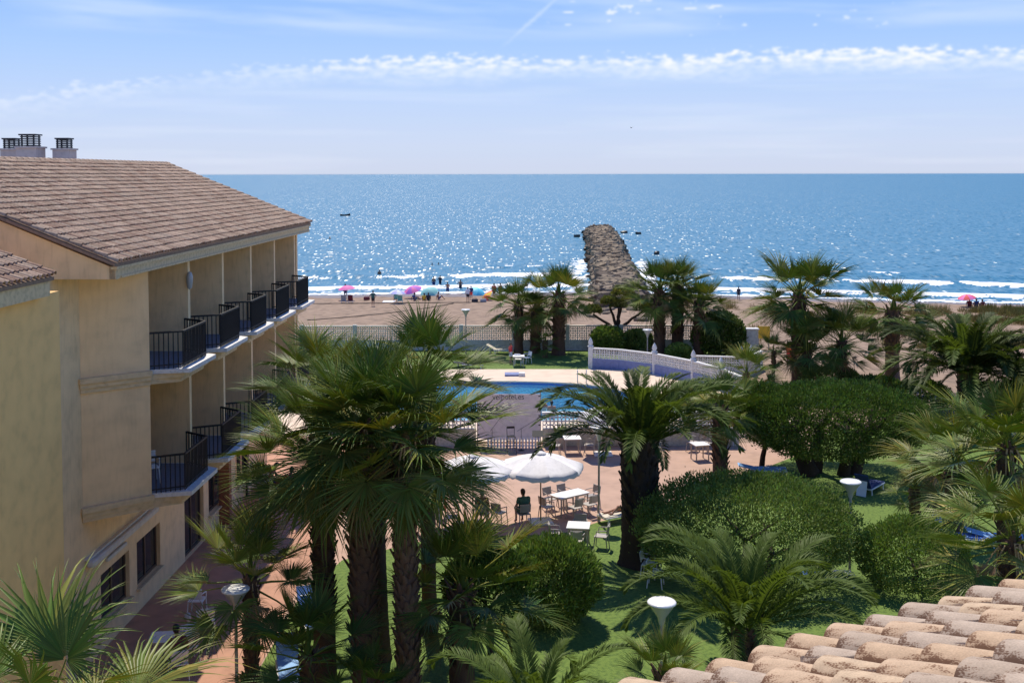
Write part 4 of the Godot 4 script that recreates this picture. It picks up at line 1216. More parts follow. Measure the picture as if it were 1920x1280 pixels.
	for a in [[9.92, -60.75, 1.3, 0.8, "shrub with white flowers right of the big date palm"], [12.08, -57.12, 1.5, 1.0, "green shrub behind the skirted fan palm"], [10.16, -57.12, 1.3, 0.9, "dark shrub under the skirted fan palm"], [20.87, -63.93, 1.6, 0.7, "low dark shrub behind the flat topped tree"], [22.28, -61.02, 1.8, 0.9, "dark shrub between flat topped tree and arching palm"], [25.52, -58.37, 2.0, 1.1, "dark shrub below the arching date palm"], [19.09, -66.30, 1.7, 0.8, "undergrowth shrub at the foot of the lower fan palm"], [-8.79, -57.12, 1.4, 1.2, "shrub half hidden behind the central palm clump"], [-12.38, -69.74, 1.6, 0.9, "pink flowering shrub between pool and hotel"]]:
		var p := Vector3(a[0], 0, a[1])
		shrub("garden_shrub", a[4], p, Vector3(a[2], a[3], a[2] * 0.85), a[3] * 0.85, 5500, 0.17, 0.045, [deep, mid, fresh][absi(int(a[0] * 7.0)) % 3], [[0.0, 0.0, 0.1, a[3] * 0.5, 0.0, 0.07]], "shrubs in the garden beds", -0.8)
	# pruned tree with tufts at the beach wall
	var o := thing("pruned_tree", "pruned tree with bare forked limbs and leafy tufts at the beach wall", "tree", Vector3(7.713, 0.000, -82.560))
	var b := MB.new()
	limb(b, Vector3.ZERO, Vector3(0.1, 1.5, 0), 0.22, 0.16, 1)
	var ends := [Vector3(-0.5, 3.3, 0.1), Vector3(0.5, 3.9, -0.3), Vector3(0.15, 3.1, 0.3), Vector3(2.0, 2.9, 0.2), Vector3(-1.7, 2.6, -0.2)]
	for i in 5: limb(b, Vector3(0.1, 1.4, 0), ends[i], 0.14, 0.07, 10 + i)
	part(o, "trunk", b.mesh(), M.bark_dark)
	for i in 5:
		var tf := part(o, "leaf_tuft", foliage(60 + i, Vector3(0.75, 0.5, 0.7) * [0.8, 1.1, 0.7, 0.9, 0.8][i], 900, 0.24, 0.06, Color(0.16, 0.17, 0.05), -0.3, 0.2, 0.3), M.bush_a, ends[i] + Vector3.UP * 0.2)
		tf.set_meta("kind", "stuff")
	# dune plants on the sand at the right
	var tuft := foliage(5, Vector3(0.42, 0.24, 0.4), 70, 0.34, 0.014, Color(0.22, 0.2, 0.1), 0.0, 0.5, 0.1)
	var mm := MultiMesh.new()
	mm.transform_format = MultiMesh.TRANSFORM_3D
	mm.use_colors = true
	mm.mesh = tuft
	mm.instance_count = 2600
	var r := RandomNumberGenerator.new(); r.seed = 3
	var dn := FastNoiseLite.new(); dn.seed = 8; dn.frequency = 0.08
	var k := 0
	while k < 2600:
		var x := r.randf_range(18.0, 66.0); var z := r.randf_range(-121.0, -84.0)
		var lim := 0.25 - (x - 36.0) * 0.02
		if dn.get_noise_2d(x, z) < lim and k > 40: 
			if r.randf() > 0.02: continue
		if z < shore(x) + 8.0: continue
		var f := (z + 82.9) / (shore(x) + 82.9)
		mm.set_instance_transform(k, Transform3D(Basis(Vector3.UP, r.randf() * TAU).scaled(Vector3(1, r.randf_range(0.7, 1.5), 1) * r.randf_range(0.6, 1.5)), Vector3(x, lerpf(-0.62, SEA, pow(f, 0.9)) - 0.05, z)))
		var green := clampf((x - 46.0) / 14.0 + r.randf_range(-0.3, 0.3), 0.0, 1.0)
		mm.set_instance_color(k, Color(1.0, 0.9, 0.8).lerp(Color(0.55, 0.75, 0.5), green))
		k += 1
	var mi := MultiMeshInstance3D.new()
	mi.name = "dune_grass"
	mi.multimesh = mm
	mi.material_override = M.bush_a
	mi.set_meta("kind", "stuff")
	mi.set_meta("label", "dry dune grass scattered on the sand at the right")
	mi.set_meta("category", "grass")
	add_child(mi)

# ---------------------------------------------------------------- walls of the garden, breakwater
func breeze_block(s: float) -> ArrayMesh:
	var key := "breeze%f" % s
	if mesh_cache.has(key): return mesh_cache[key]
	var b := MB.new()
	var t := s * 0.09; var dp := 0.1
	for sg in [-1.0, 1.0]:
		b.box(Vector3(0, sg * (s - t) * 0.5, 0), Vector3(s * 0.985, t, dp))
		b.box(Vector3(sg * (s - t) * 0.5, 0, 0), Vector3(t, s - 2.0 * t, dp * 0.97))
	for k in 4:
		var c := Vector3(cos(k * PI / 2 + PI / 4), sin(k * PI / 2 + PI / 4), 0) * s * 0.7
		var last := Vector3.ZERO
		for i in 5:
			var an := k * PI / 2 + PI / 4 + PI + lerpf(-0.72, 0.72, i / 4.0)
			var p := c + Vector3(cos(an), sin(an), 0) * s * 0.56
			if i: b.bar(last, p, dp * 0.9, t * 1.1, Vector3(0, 0, 1).cross(p - last))
			last = p
	mesh_cache[key] = b.mesh()
	return mesh_cache[key]

func lattice_wall(called: String, label: String, path: Array, plinth: float, rows: int, s: float, solid: Material, open: Material, cap: Material, posts: Array, finials: bool, post_mat: Material, base_y := 0.0) -> Node3D:
	var o := thing(called, label, "wall")
	var solid_b := MB.new(); var cap_b := MB.new()
	var h := plinth + rows * s
	for i in path.size() - 1:
		var a: Vector3 = path[i]; var e: Vector3 = path[i + 1]
		a.y = base_y; e.y = base_y
		var d := e - a
		var n := maxi(1, int(round(d.length() / s)))
		var w := d.length() / n
		var yaw := atan2(-d.z, d.x)
		var bs := Basis(Vector3.UP, yaw)
		solid_b.box((a + e) * 0.5 + Vector3.UP * (plinth * 0.5 - 0.1), Vector3(d.length() + 0.02, plinth + 0.2, 0.2), bs)
		cap_b.box((a + e) * 0.5 + Vector3.UP * (h + 0.04), Vector3(d.length() + 0.06, 0.08, 0.24), bs)
		for k in n:
			for r in rows:
				var p := part(o, "breeze_block", breeze_block(s), open, a + d * ((k + 0.5) / n) + Vector3.UP * (plinth + (r + 0.5) * s))
				p.transform.basis = bs.scaled_local(Vector3(w / s, 1, 1))
	part(o, "plinth", solid_b.mesh(), solid)
	part(o, "coping", cap_b.mesh(), cap)
	for q in posts:
		var b := MB.new()
		b.box(Vector3(0, h * 0.5 + 0.02, 0), Vector3(0.3, h + 0.24, 0.3), Basis.IDENTITY, 0.02)
		if finials:
			b.lathe([Vector2(0.2, h + 0.14), Vector2(0.2, h + 0.2), Vector2(0.1, h + 0.26), Vector2(0.17, h + 0.4), Vector2(0.1, h + 0.6), Vector2(0.0, h + 0.78)], 10)
		part(o, "post", b.mesh(), post_mat, Vector3(q.x, base_y, q.z))
	return o

func rock_mesh(sd: int) -> ArrayMesh:
	var r := RandomNumberGenerator.new(); r.seed = sd
	var sp := SphereMesh.new(); sp.radial_segments = 8; sp.rings = 4; sp.radius = 0.5; sp.height = 1.0
	var ar := sp.get_mesh_arrays()
	var ns := FastNoiseLite.new(); ns.seed = sd; ns.frequency = 1.4
	var vs: PackedVector3Array = ar[Mesh.ARRAY_VERTEX]; var id: PackedInt32Array = ar[Mesh.ARRAY_INDEX]
	var b := MB.new()
	for i in range(0, id.size(), 3):
		var q := []
		for k in 3:
			var p := vs[id[i + k]]
			p = Vector3(signf(p.x) * pow(absf(p.x) * 2.0, 0.55) * 0.5, signf(p.y) * pow(absf(p.y) * 2.0, 0.5) * 0.5, signf(p.z) * pow(absf(p.z) * 2.0, 0.55) * 0.5)
			p *= 1.0 + 0.55 * ns.get_noise_3dv(p * 1.3)
			q.append(p)
		if (q[1] - q[0]).cross(q[2] - q[0]).length() < 1e-6: continue
		b.tri(q[0], q[2], q[1])
	return b.mesh()

func make_walls() -> void:
	var posts := []
	for k in 9: posts.append(Vector3(-15.6 + k * 3.94, 0, -82.5))
	lattice_wall("beach_wall", "long pale garden wall with pierced block top along the beach", [Vector3(-15.6, 0, -82.5), Vector3(15.9, 0, -82.5)], 0.72, 3, 0.335, M.garden_wall, M.lattice, M.lattice, posts, false, M.garden_wall)
	lattice_wall("pool_wall", "cream wall with white pierced blocks on the near side of the pool", [Vector3(1.45, 0, -53.15), Vector3(10.6, 0, -53.15)], 0.82, 2, 0.36, M.cream_wall, M.white_wall, M.white_wall, [Vector3(10.7, 0, -53.15)], false, M.white_wall)
	lattice_wall("pool_wall", "short pierced wall left of the banner behind the palm leaves", [Vector3(-8.0, 0, -53.15), Vector3(-1.75, 0, -53.15)], 0.82, 2, 0.36, M.cream_wall, M.white_wall, M.white_wall, [], false, M.white_wall)
	var top := [Vector3(5.227, 1.420, -74.224), Vector3(7.047, 1.420, -73.542), Vector3(9.184, 1.420, -71.784), Vector3(11.229, 1.420, -68.900), Vector3(12.449, 1.420, -66.237), Vector3(13.144, 1.420, -63.434)]
	lattice_wall("curved_balustrade", "curved white pierced balustrade on a blue base beside the pool", top, 0.72, 2, 0.32, M.blue_wall, M.white_wall, M.white_wall, [top[0], top[2], top[3], top[4]], true, M.white_wall)
	var g2 := [Vector3(11.781, 1.300, -72.312), Vector3(14.769, 1.300, -71.671), Vector3(15.524, 1.300, -72.312), Vector3(16.660, 1.300, -74.304)]
	lattice_wall("white_balustrade", "small white balustrade with two pointed posts beside the gate pillar", g2, 0.5, 2, 0.32, M.white_wall, M.white_wall, M.white_wall, [g2[1], g2[2]], true, M.white_wall)
	var o := thing("gate_pillar", "square white gate pillar at the right end of the beach wall", "pillar", Vector3(17.085, 0.000, -79.400))
	var b := MB.new(); b.box(Vector3(0, 0.95, 0), Vector3(0.85, 1.95, 0.5), Basis.IDENTITY, 0.02)
	part(o, "shaft", b.mesh(), M.garden_wall)
	b = MB.new(); b.box(Vector3(0, 1.96, 0), Vector3(0.97, 0.09, 0.62), Basis.IDENTITY, 0.02)
	part(o, "cap", b.mesh(), M.white_wall)
	# yellow board beyond the gate
	o = thing("yellow_board", "plain yellow board behind the tall palm at the beach access", "board", Vector3(18.670, 0.000, -82.560))
	b = MB.new(); b.box(Vector3(0, 1.25, 0), Vector3(0.9, 0.9, 0.05)); part(o, "panel", b.mesh(), M.yellow_cloth)
	for s in [-0.38, 0.38]:
		b = MB.new(); b.box(Vector3(s, 0.6, -0.05), Vector3(0.06, 1.3, 0.05)); part(o, "leg", b.mesh(), M.pole_grey)
	# breakwater of tipped rock
	var bw := thing("breakwater", "long rock breakwater running out into the sea", "breakwater", Vector3.ZERO)
	var rocks := []
	for i in 6: rocks.append(rock_mesh(500 + i))
	var r := RandomNumberGenerator.new(); r.seed = 71
	var all := []
	for i in 1500:
		var f := pow(r.randf(), 1.15)
		var z := lerpf(-120.5, -281.0, f); var cx := lerpf(12.1, 22.0, f)
		var u := r.randf_range(-1.0, 1.0)
		var half := lerpf(2.8, 3.2, f)
		var edge := absf(u)
		var y := -0.55 - maxf(0.0, edge - 0.62) * 3.6 + r.randf_range(-0.3, 0.34)
		var s := Vector3(r.randf_range(1.1, 3.0), r.randf_range(0.6, 1.35), r.randf_range(0.8, 1.9)) * lerpf(0.8, 1.0, f)
		all.append([-z, Transform3D(Basis.from_euler(Vector3(r.randfn() * 0.2, r.randfn() * 0.35, r.randfn() * 0.2)).scaled_local(s), Vector3(cx + u * half, y, z)), r.randi() % 6, r.randi() % 4, edge])
	all.sort_custom(func(a, c): return a[0] < c[0])
	for i in 300:
		var p := part(bw, "rock", rocks[all[i][2]], M.wet_rock if all[i][4] > 0.9 else M["rock_%d" % (2 if all[i][4] > 0.78 else all[i][3])])
		p.transform = all[i][1]
	for kind in 6:
		var sel := []
		for i in range(300, all.size()):
			if all[i][2] == kind: sel.append(all[i])
		var mm := MultiMesh.new(); mm.transform_format = MultiMesh.TRANSFORM_3D; mm.use_colors = true; mm.mesh = rocks[kind]; mm.instance_count = sel.size()
		for i in sel.size():
			mm.set_instance_transform(i, sel[i][1])
			mm.set_instance_color(i, [Color(0.36, 0.27, 0.18), Color(0.42, 0.32, 0.21), Color(0.25, 0.185, 0.125), Color(0.46, 0.35, 0.235)][2 if sel[i][4] > 0.78 else sel[i][3]] * (0.35 if sel[i][4] > 0.9 else 1.0))
		var mi := MultiMeshInstance3D.new(); mi.name = "far_rocks"; mi.multimesh = mm; mi.material_override = M.rock; mi.set_meta("kind", "stuff")
		bw.add_child(mi, true)
	b = MB.new()
	for q in [[Vector3(12.1, 0, -121.5), Vector3(22.0, 0, -281.0)]]:
		var a: Vector3 = q[0]; var e: Vector3 = q[1]
		for sg in [1.0]:
			b.quad(a + Vector3(-2.2, -0.9, 0), a + Vector3(2.2, -0.9, 0), e + Vector3(2.8, -0.9, 0), e + Vector3(-2.8, -0.9, 0))
			b.quad(a + Vector3(-4.0, -3.2, 0), a + Vector3(-2.2, -0.9, 0), e + Vector3(-2.8, -0.9, 0), e + Vector3(-5.0, -3.2, 0))
			b.quad(a + Vector3(2.2, -0.9, 0), a + Vector3(4.0, -3.2, 0), e + Vector3(5.0, -3.2, 0), e + Vector3(2.8, -0.9, 0))
	part(bw, "rock_core", b.mesh(), M.rock_2)
	for q in [[28.0, -279.0, 1.7], [31.0, -274.0, 1.5], [15.2, -262.0, 1.5], [14.2, -216.0, 0.9], [26.5, -205.0, 1.0]]:
		var p := part(bw, "wet_rock", rocks[int(q[0]) % 6], M.wet_rock, Vector3(q[0], SEA + 0.15, q[1]))
		p.scale = Vector3(q[2], 0.9, q[2] * 0.7)
	for q in [[7.60, -115.13, "leftmost"], [7.88, -111.24, "second from left"], [9.06, -116.95, "third from left"], [9.60, -114.69, "fourth from left"], [10.30, -118.35, "fifth from left"], [11.50, -115.58, "fifth from right"], [12.66, -108.00, "fourth from right"], [12.92, -117.41, "third from right"], [13.47, -110.42, "second from right"], [14.88, -116.03, "rightmost"]]:
		var p := MeshInstance3D.new()
		p.name = numbered("beach_rock"); p.mesh = rocks[absi(int(q[1] * 3.0)) % 6]; p.material_override = M["rock_%d" % (absi(int(q[0] * 5.0)) % 3)]
		add_child(p)
		p.position = beach_spot(q[0], q[1])
		p.rotation.y = q[0] * 0.7
		p.scale = Vector3(1.5, 0.5, 0.9) * (0.7 + fmod(absf(q[0]) * 0.37, 0.7))
		p.set_meta("label", "%s of the low brown rocks on the sand before the breakwater" % q[2]); p.set_meta("category", "rock"); p.set_meta("group", "rocks on the sand before the breakwater")

# ---------------------------------------------------------------- furniture
func chair_parts(t: Node3D, m: Material) -> void:
	if not mesh_cache.has("chair"):
		var seat := MB.new()
		seat.box(Vector3(0, 0.44, 0.01), Vector3(0.45, 0.035, 0.44), Basis.IDENTITY, 0.012)
		var back := MB.new()
		for i in 5:
			var x0 := -0.21 + i * 0.084
			var z0 := -0.2 - 0.035 * (1.0 - pow((i - 2) / 2.5, 2.0))
			back.box(Vector3(x0 + 0.042, 0.67, z0 - 0.03), Vector3(0.086, 0.28, 0.025), Basis(Vector3.RIGHT, -0.16) * Basis(Vector3.UP, (i - 2) * -0.08))
		back.box(Vector3(0, 0.815, -0.255), Vector3(0.43, 0.05, 0.04), Basis.IDENTITY, 0.012)
		var legs := []
		for s in [[-1, 1], [1, 1], [-1, -1], [1, -1]]:
			var l := MB.new()
			l.tube([Vector3(s[0] * 0.235, 0.0, s[1] * 0.24), Vector3(s[0] * 0.205, 0.44, s[1] * 0.19)], [0.016, 0.022], 6)
			legs.append(l.mesh())
		var arms := []
		for s in [-1, 1]:
			var l := MB.new()
			l.tube([Vector3(s * 0.225, 0.44, 0.16), Vector3(s * 0.25, 0.65, 0.13), Vector3(s * 0.25, 0.67, 0.0), Vector3(s * 0.21, 0.68, -0.22)], [0.016, 0.017, 0.02, 0.016], 6)
			arms.append(l.mesh())
		mesh_cache["chair"] = [seat.mesh(), back.mesh(), legs, arms]
	var c: Array = mesh_cache["chair"]
	part(t, "seat", c[0], m)
	part(t, "backrest", c[1], m)
	for l in c[2]: part(t, "leg", l, m)
	for l in c[3]: part(t, "armrest", l, m)

func chair(label: String, at: Vector3, turn: float, m: Material = null, group := "cafe chairs on the terrace") -> Node3D:
	var t := thing("cafe_chair", label, "chair", at, turn, group)
	chair_parts(t, m if m else M.plastic_taupe)
	return t

func table(label: String, at: Vector3, turn: float, sx := 0.72, sz := 0.72) -> Node3D:
	var t := thing("cafe_table", label, "table", Vector3(at.x, 0.0, at.z), turn, "white cafe tables")
	var b := MB.new()
	b.box(Vector3(0, 0.73, 0), Vector3(sx, 0.03, sz), Basis.IDENTITY, 0.008)
	part(t, "table_top", b.mesh(), M.plastic_white)
	b = MB.new()
	b.box(Vector3(0, 0.685, 0), Vector3(sx - 0.1, 0.06, sz - 0.1))
	part(t, "apron", b.mesh(), M.plastic_taupe)
	for s in [[-1, 1], [1, 1], [-1, -1], [1, -1]]:
		b = MB.new()
		b.bar(Vector3(s[0] * (sx * 0.5 - 0.06), 0, s[1] * (sz * 0.5 - 0.06)), Vector3(s[0] * (sx * 0.5 - 0.07), 0.68, s[1] * (sz * 0.5 - 0.07)), 0.045, 0.045)
		part(t, "leg", b.mesh(), M.plastic_taupe)
	return t

func parasol(label: String, at: Vector3, rim: float, apex: float, rad: float, turn: float) -> void:
	var t := thing("parasol", label, "parasol", Vector3(at.x, 0, at.z), turn, "white parasols on the terrace")
	var b := MB.new()
	b.box(Vector3(0, 0.045, 0), Vector3(0.85, 0.08, 0.85), Basis.IDENTITY, 0.015)
	part(t, "base", b.mesh(), M.white_slab)
	b = MB.new(); b.tube([Vector3(0, 0.08, 0), Vector3(0, apex + 0.05, 0)], [0.026, 0.024], 10)
	part(t, "pole", b.mesh(), M.wood_pole)
	var r := RandomNumberGenerator.new(); r.seed = hash(label)
	var wr := FastNoiseLite.new(); wr.seed = r.randi() % 1000; wr.frequency = 1.6
	for k in 8:
		b = MB.new()
		var a0 := TAU * k / 8.0; var a1 := TAU * (k + 1) / 8.0
		var grid := []
		for i in 9:
			var f := 0.06 + 0.94 * i / 8.0
			var row := []
			for j in 7:
				var g := j / 6.0
				var p := Vector3(cos(a0), 0, sin(a0)).lerp(Vector3(cos(a1), 0, sin(a1)), g) * rad * f
				var sag := sin(g * PI) * f * 0.07 + 0.05 * f * (1.0 - f) * 2.0
				p.y = lerpf(apex, rim, pow(f, 1.65)) - sag + wr.get_noise_2d(p.x * 1.2, p.z * 1.2) * 0.035 * sin(g * PI) * f
				row.append(b.p(p))
			grid.append(row)
		var hem := []
		for j in 7:
			var e: Vector3 = b.v[grid[8][j]]
			hem.append(b.p(e * Vector3(1.015, 1, 1.015) + Vector3.DOWN * (0.15 + (0.035 if j % 2 else -0.02) + r.randf_range(-0.015, 0.015))))
		grid.append(hem)
		for i in grid.size() - 1:
			for j in 6: b.q(grid[i][j], grid[i][j + 1], grid[i + 1][j + 1], grid[i + 1][j])
		part(t, "canopy_panel", b.mesh(), M.canvas)
		b = MB.new()
		var e := Vector3(cos(a0), 0, sin(a0)) * rad * 0.99
		b.bar(Vector3(0, apex - 0.1, 0), e * 0.5 + Vector3.UP * (lerpf(apex, rim, 0.32) - 0.06), 0.02, 0.025)
		b.bar(e * 0.5 + Vector3.UP * (lerpf(apex, rim, 0.32) - 0.06), e + Vector3.UP * (rim - 0.04), 0.02, 0.025)
		b.bar(Vector3(0, rim - 0.25, 0), e * 0.5 + Vector3.UP * (lerpf(apex, rim, 0.32) - 0.1), 0.016, 0.02)
		part(t, "rib", b.mesh(), M.wood_pole)
	b = MB.new()
	b.lathe([Vector2(0.0, apex + 0.07), Vector2(0.1, apex + 0.06), Vector2(0.2, apex + 0.02), Vector2(0.21, apex - 0.03)], 16)
	part(t, "top_cap", b.mesh(), M.canvas)

func lamp_post(label: String, at: Vector3, h := 3.2) -> void:
	var t := thing("lamp_post", label, "lamp post", Vector3(at.x, 0, at.z), 0.0, "garden lamp posts with cone heads")
	var b := MB.new(); b.tube([Vector3(0, 0, 0), Vector3(0, 0.25, 0), Vector3(0, 0.26, 0), Vector3(0, h - 0.5, 0)], [0.06, 0.06, 0.042, 0.038], 10)
	part(t, "pole", b.mesh(), M.pole_grey)
	b = MB.new(); b.lathe([Vector2(0.045, h - 0.55), Vector2(0.07, h - 0.5), Vector2(0.1, h - 0.36), Vector2(0.29, h - 0.08), Vector2(0.3, h - 0.05)], 20)
	part(t, "cone", b.mesh(), M.lamp_cone)
	b = MB.new(); b.lathe([Vector2(0.3, h - 0.05), Vector2(0.335, h - 0.04), Vector2(0.335, h - 0.01), Vector2(0.3, h + 0.02), Vector2(0.0, h + 0.05)], 20)
	part(t, "lid", b.mesh(), M.lamp_white)

func lounger(label: String, at: Vector3, turn: float, cloth: Material, back := 0.6, frame: Material = null) -> void:
	var t := thing("sun_lounger", label, "sun lounger", Vector3(at.x, 0, at.z), turn, "sun loungers in the garden")
	var fm: Material = frame if frame else M.plastic_white
	var b := MB.new()
	for s in [-0.3, 0.3]: b.box(Vector3(s, 0.27, 0.25), Vector3(0.045, 0.05, 1.4), Basis.IDENTITY, 0.01)
	b.box(Vector3(0, 0.27, 0.95), Vector3(0.56, 0.05, 0.045)); b.box(Vector3(0, 0.27, -0.44), Vector3(0.56, 0.05, 0.045))
	part(t, "frame", b.mesh(), fm)
	for s in [[-0.28, 0.8], [0.28, 0.8], [-0.28, -0.35], [0.28, -0.35]]:
		b = MB.new(); b.bar(Vector3(s[0], 0, s[1] + 0.05), Vector3(s[0], 0.25, s[1]), 0.045, 0.045); part(t, "leg", b.mesh(), fm)
	b = MB.new(); b.box(Vector3(0, 0.315, 0.28), Vector3(0.58, 0.04, 1.36), Basis.IDENTITY, 0.015); part(t, "seat", b.mesh(), cloth)
	b = MB.new()
	var bs := Basis(Vector3.RIGHT, back)
	b.box(Vector3(0, 0.315, -0.4) + bs * Vector3(0, 0, -0.36), Vector3(0.58, 0.04, 0.72), bs, 0.015)
	part(t, "backrest", b.mesh(), cloth)
	b = MB.new(); b.bar(Vector3(0, 0.3, -0.3) + bs * Vector3(0, -0.03, -0.5), Vector3(0, 0.03, -0.75), 0.4, 0.03); part(t, "prop", b.mesh(), fm)

func beach_spot(x: float, z: float) -> Vector3:
	return Vector3(x, beach_height(x, z), z)

func beach_height(x: float, z: float) -> float:
	var f := (z + 82.9) / (shore(x) + 82.9)
	return lerpf(-0.62, SEA, pow(clampf(f, 0.0, 1.0), 0.9)) - maxf(0.0, f - 1.0) * 12.0

func beach_parasol(label: String, at: Vector3, h: float, rad: float, m: Material, m2: Material, tilt: Vector3) -> void:
	var t := thing("beach_parasol", label, "parasol", beach_spot(at.x, at.z), 0.0, "parasols on the beach")
	t.rotation = tilt
	var b := MB.new(); b.tube([Vector3(0, -0.25, 0), Vector3(0, h, 0)], [0.018, 0.018], 6); part(t, "pole", b.mesh(), M.white_slab)
	for k in 8:
		b = MB.new()
		var last := []
		for i in 5:
			var f := i / 4.0
			var row := []
			for j in 3:
				var an := TAU * (k + j / 2.0) / 8.0
				row.append(b.p(Vector3(cos(an) * rad * f, h - f * f * rad * 0.42 + (0.0 if j != 1 else -0.0), -sin(an) * rad * f * 1.0)))
			if last.size():
				for j in 2: b.q(last[j], last[j + 1], row[j + 1], row[j])
			last = row
		part(t, "panel", b.mesh(), m if k % 2 else m2)

# ---------------------------------------------------------------- people
# Surface nets round tapered bones [a, b, ra, rb] joined with a smooth minimum
func skin_over(bones: Array, cell: float, k: float) -> ArrayMesh:
	var lo := Vector3.ONE * 1e9; var hi := -lo
	for n in bones:
		var rr := Vector3.ONE * maxf(n[2], n[3])
		lo = lo.min(n[0] - rr).min(n[1] - rr); hi = hi.max(n[0] + rr).max(n[1] + rr)
	lo -= Vector3.ONE * cell * 2.0; hi += Vector3.ONE * cell * 2.0
	var nx := int((hi.x - lo.x) / cell) + 2; var ny := int((hi.y - lo.y) / cell) + 2; var nz := int((hi.z - lo.z) / cell) + 2
	var f := PackedFloat32Array(); f.resize(nx * ny * nz); f.fill(1e3)
	for n in bones:
		var a: Vector3 = n[0]; var c: Vector3 = n[1]; var ra: float = n[2]; var rb: float = n[3]
		var m := maxf(ra, rb) + cell * 2.0 + k
		var q0 := ((a.min(c) - Vector3.ONE * m - lo) / cell).floor(); var q1 := ((a.max(c) + Vector3.ONE * m - lo) / cell).ceil()
		var ac := c - a; var l2 := maxf(ac.length_squared(), 1e-9)
		for z in range(maxi(0, int(q0.z)), mini(nz, int(q1.z) + 1)):
			for y in range(maxi(0, int(q0.y)), mini(ny, int(q1.y) + 1)):
				for x in range(maxi(0, int(q0.x)), mini(nx, int(q1.x) + 1)):
					var p := lo + Vector3(x, y, z) * cell - a
					var h := clampf(p.dot(ac) / l2, 0.0, 1.0)
					var d := (p - ac * h).length() - lerpf(ra, rb, h)
					var i := (z * ny + y) * nx + x
					var e := f[i]
					var w := maxf(k - absf(e - d), 0.0) / k
					f[i] = minf(e, d) - w * w * k * 0.25
	var b := MB.new()
	var id := {}
	var co := [0, 1, nx, nx + 1, nx * ny, nx * ny + 1, nx * ny + nx, nx * ny + nx + 1]
	var ed := [[0, 1], [2, 3], [4, 5], [6, 7], [0, 2], [1, 3], [4, 6], [5, 7], [0, 4], [1, 5], [2, 6], [3, 7]]
	for z in nz - 1:
		for y in ny - 1:
			for x in nx - 1:
				var i := (z * ny + y) * nx + x
				if f[i] > cell * 3.0: continue
				var neg := 0
				for c in co:
					if f[i + c] < 0.0: neg += 1
				if neg == 0 or neg == 8: continue
				var s := Vector3.ZERO; var cnt := 0
				for e in ed:
					var v0 := f[i + co[e[0]]]; var v1 := f[i + co[e[1]]]
					if (v0 < 0.0) != (v1 < 0.0):
						var t := v0 / (v0 - v1)
						var p0 := Vector3(e[0] & 1, (e[0] >> 1) & 1, e[0] >> 2); var p1 := Vector3(e[1] & 1, (e[1] >> 1) & 1, e[1] >> 2)
						s += p0.lerp(p1, t); cnt += 1
				id[i] = b.p(lo + (Vector3(x, y, z) + s / cnt) * cell)
	for i in id:
		var x: int = i % nx; var y: int = (i / nx) % ny; var z: int = i / (nx * ny)
		var neg := f[i] < 0.0
		if y > 0 and z > 0 and neg != (f[i + 1] < 0.0):
			var q := [id.get(i - nx - nx * ny, -1), id.get(i - nx * ny, -1), id.get(i, -1), id.get(i - nx, -1)]
			if not q.has(-1):
				if neg: b.q(q[0], q[1], q[2], q[3])
				else: b.q(q[3], q[2], q[1], q[0])
		if x > 0 and z > 0 and neg != (f[i + nx] < 0.0):
			var q := [id.get(i - 1 - nx * ny, -1), id.get(i - 1, -1), id.get(i, -1), id.get(i - nx * ny, -1)]
			if not q.has(-1):
				if neg: b.q(q[0], q[1], q[2], q[3])
				else: b.q(q[3], q[2], q[1], q[0])
		if x > 0 and y > 0 and neg != (f[i + nx * ny] < 0.0):
			var q := [id.get(i - 1 - nx, -1), id.get(i - nx, -1), id.get(i, -1), id.get(i - 1, -1)]
			if not q.has(-1):
				if neg: b.q(q[0], q[1], q[2], q[3])
				else: b.q(q[3], q[2], q[1], q[0])
	return b.mesh()

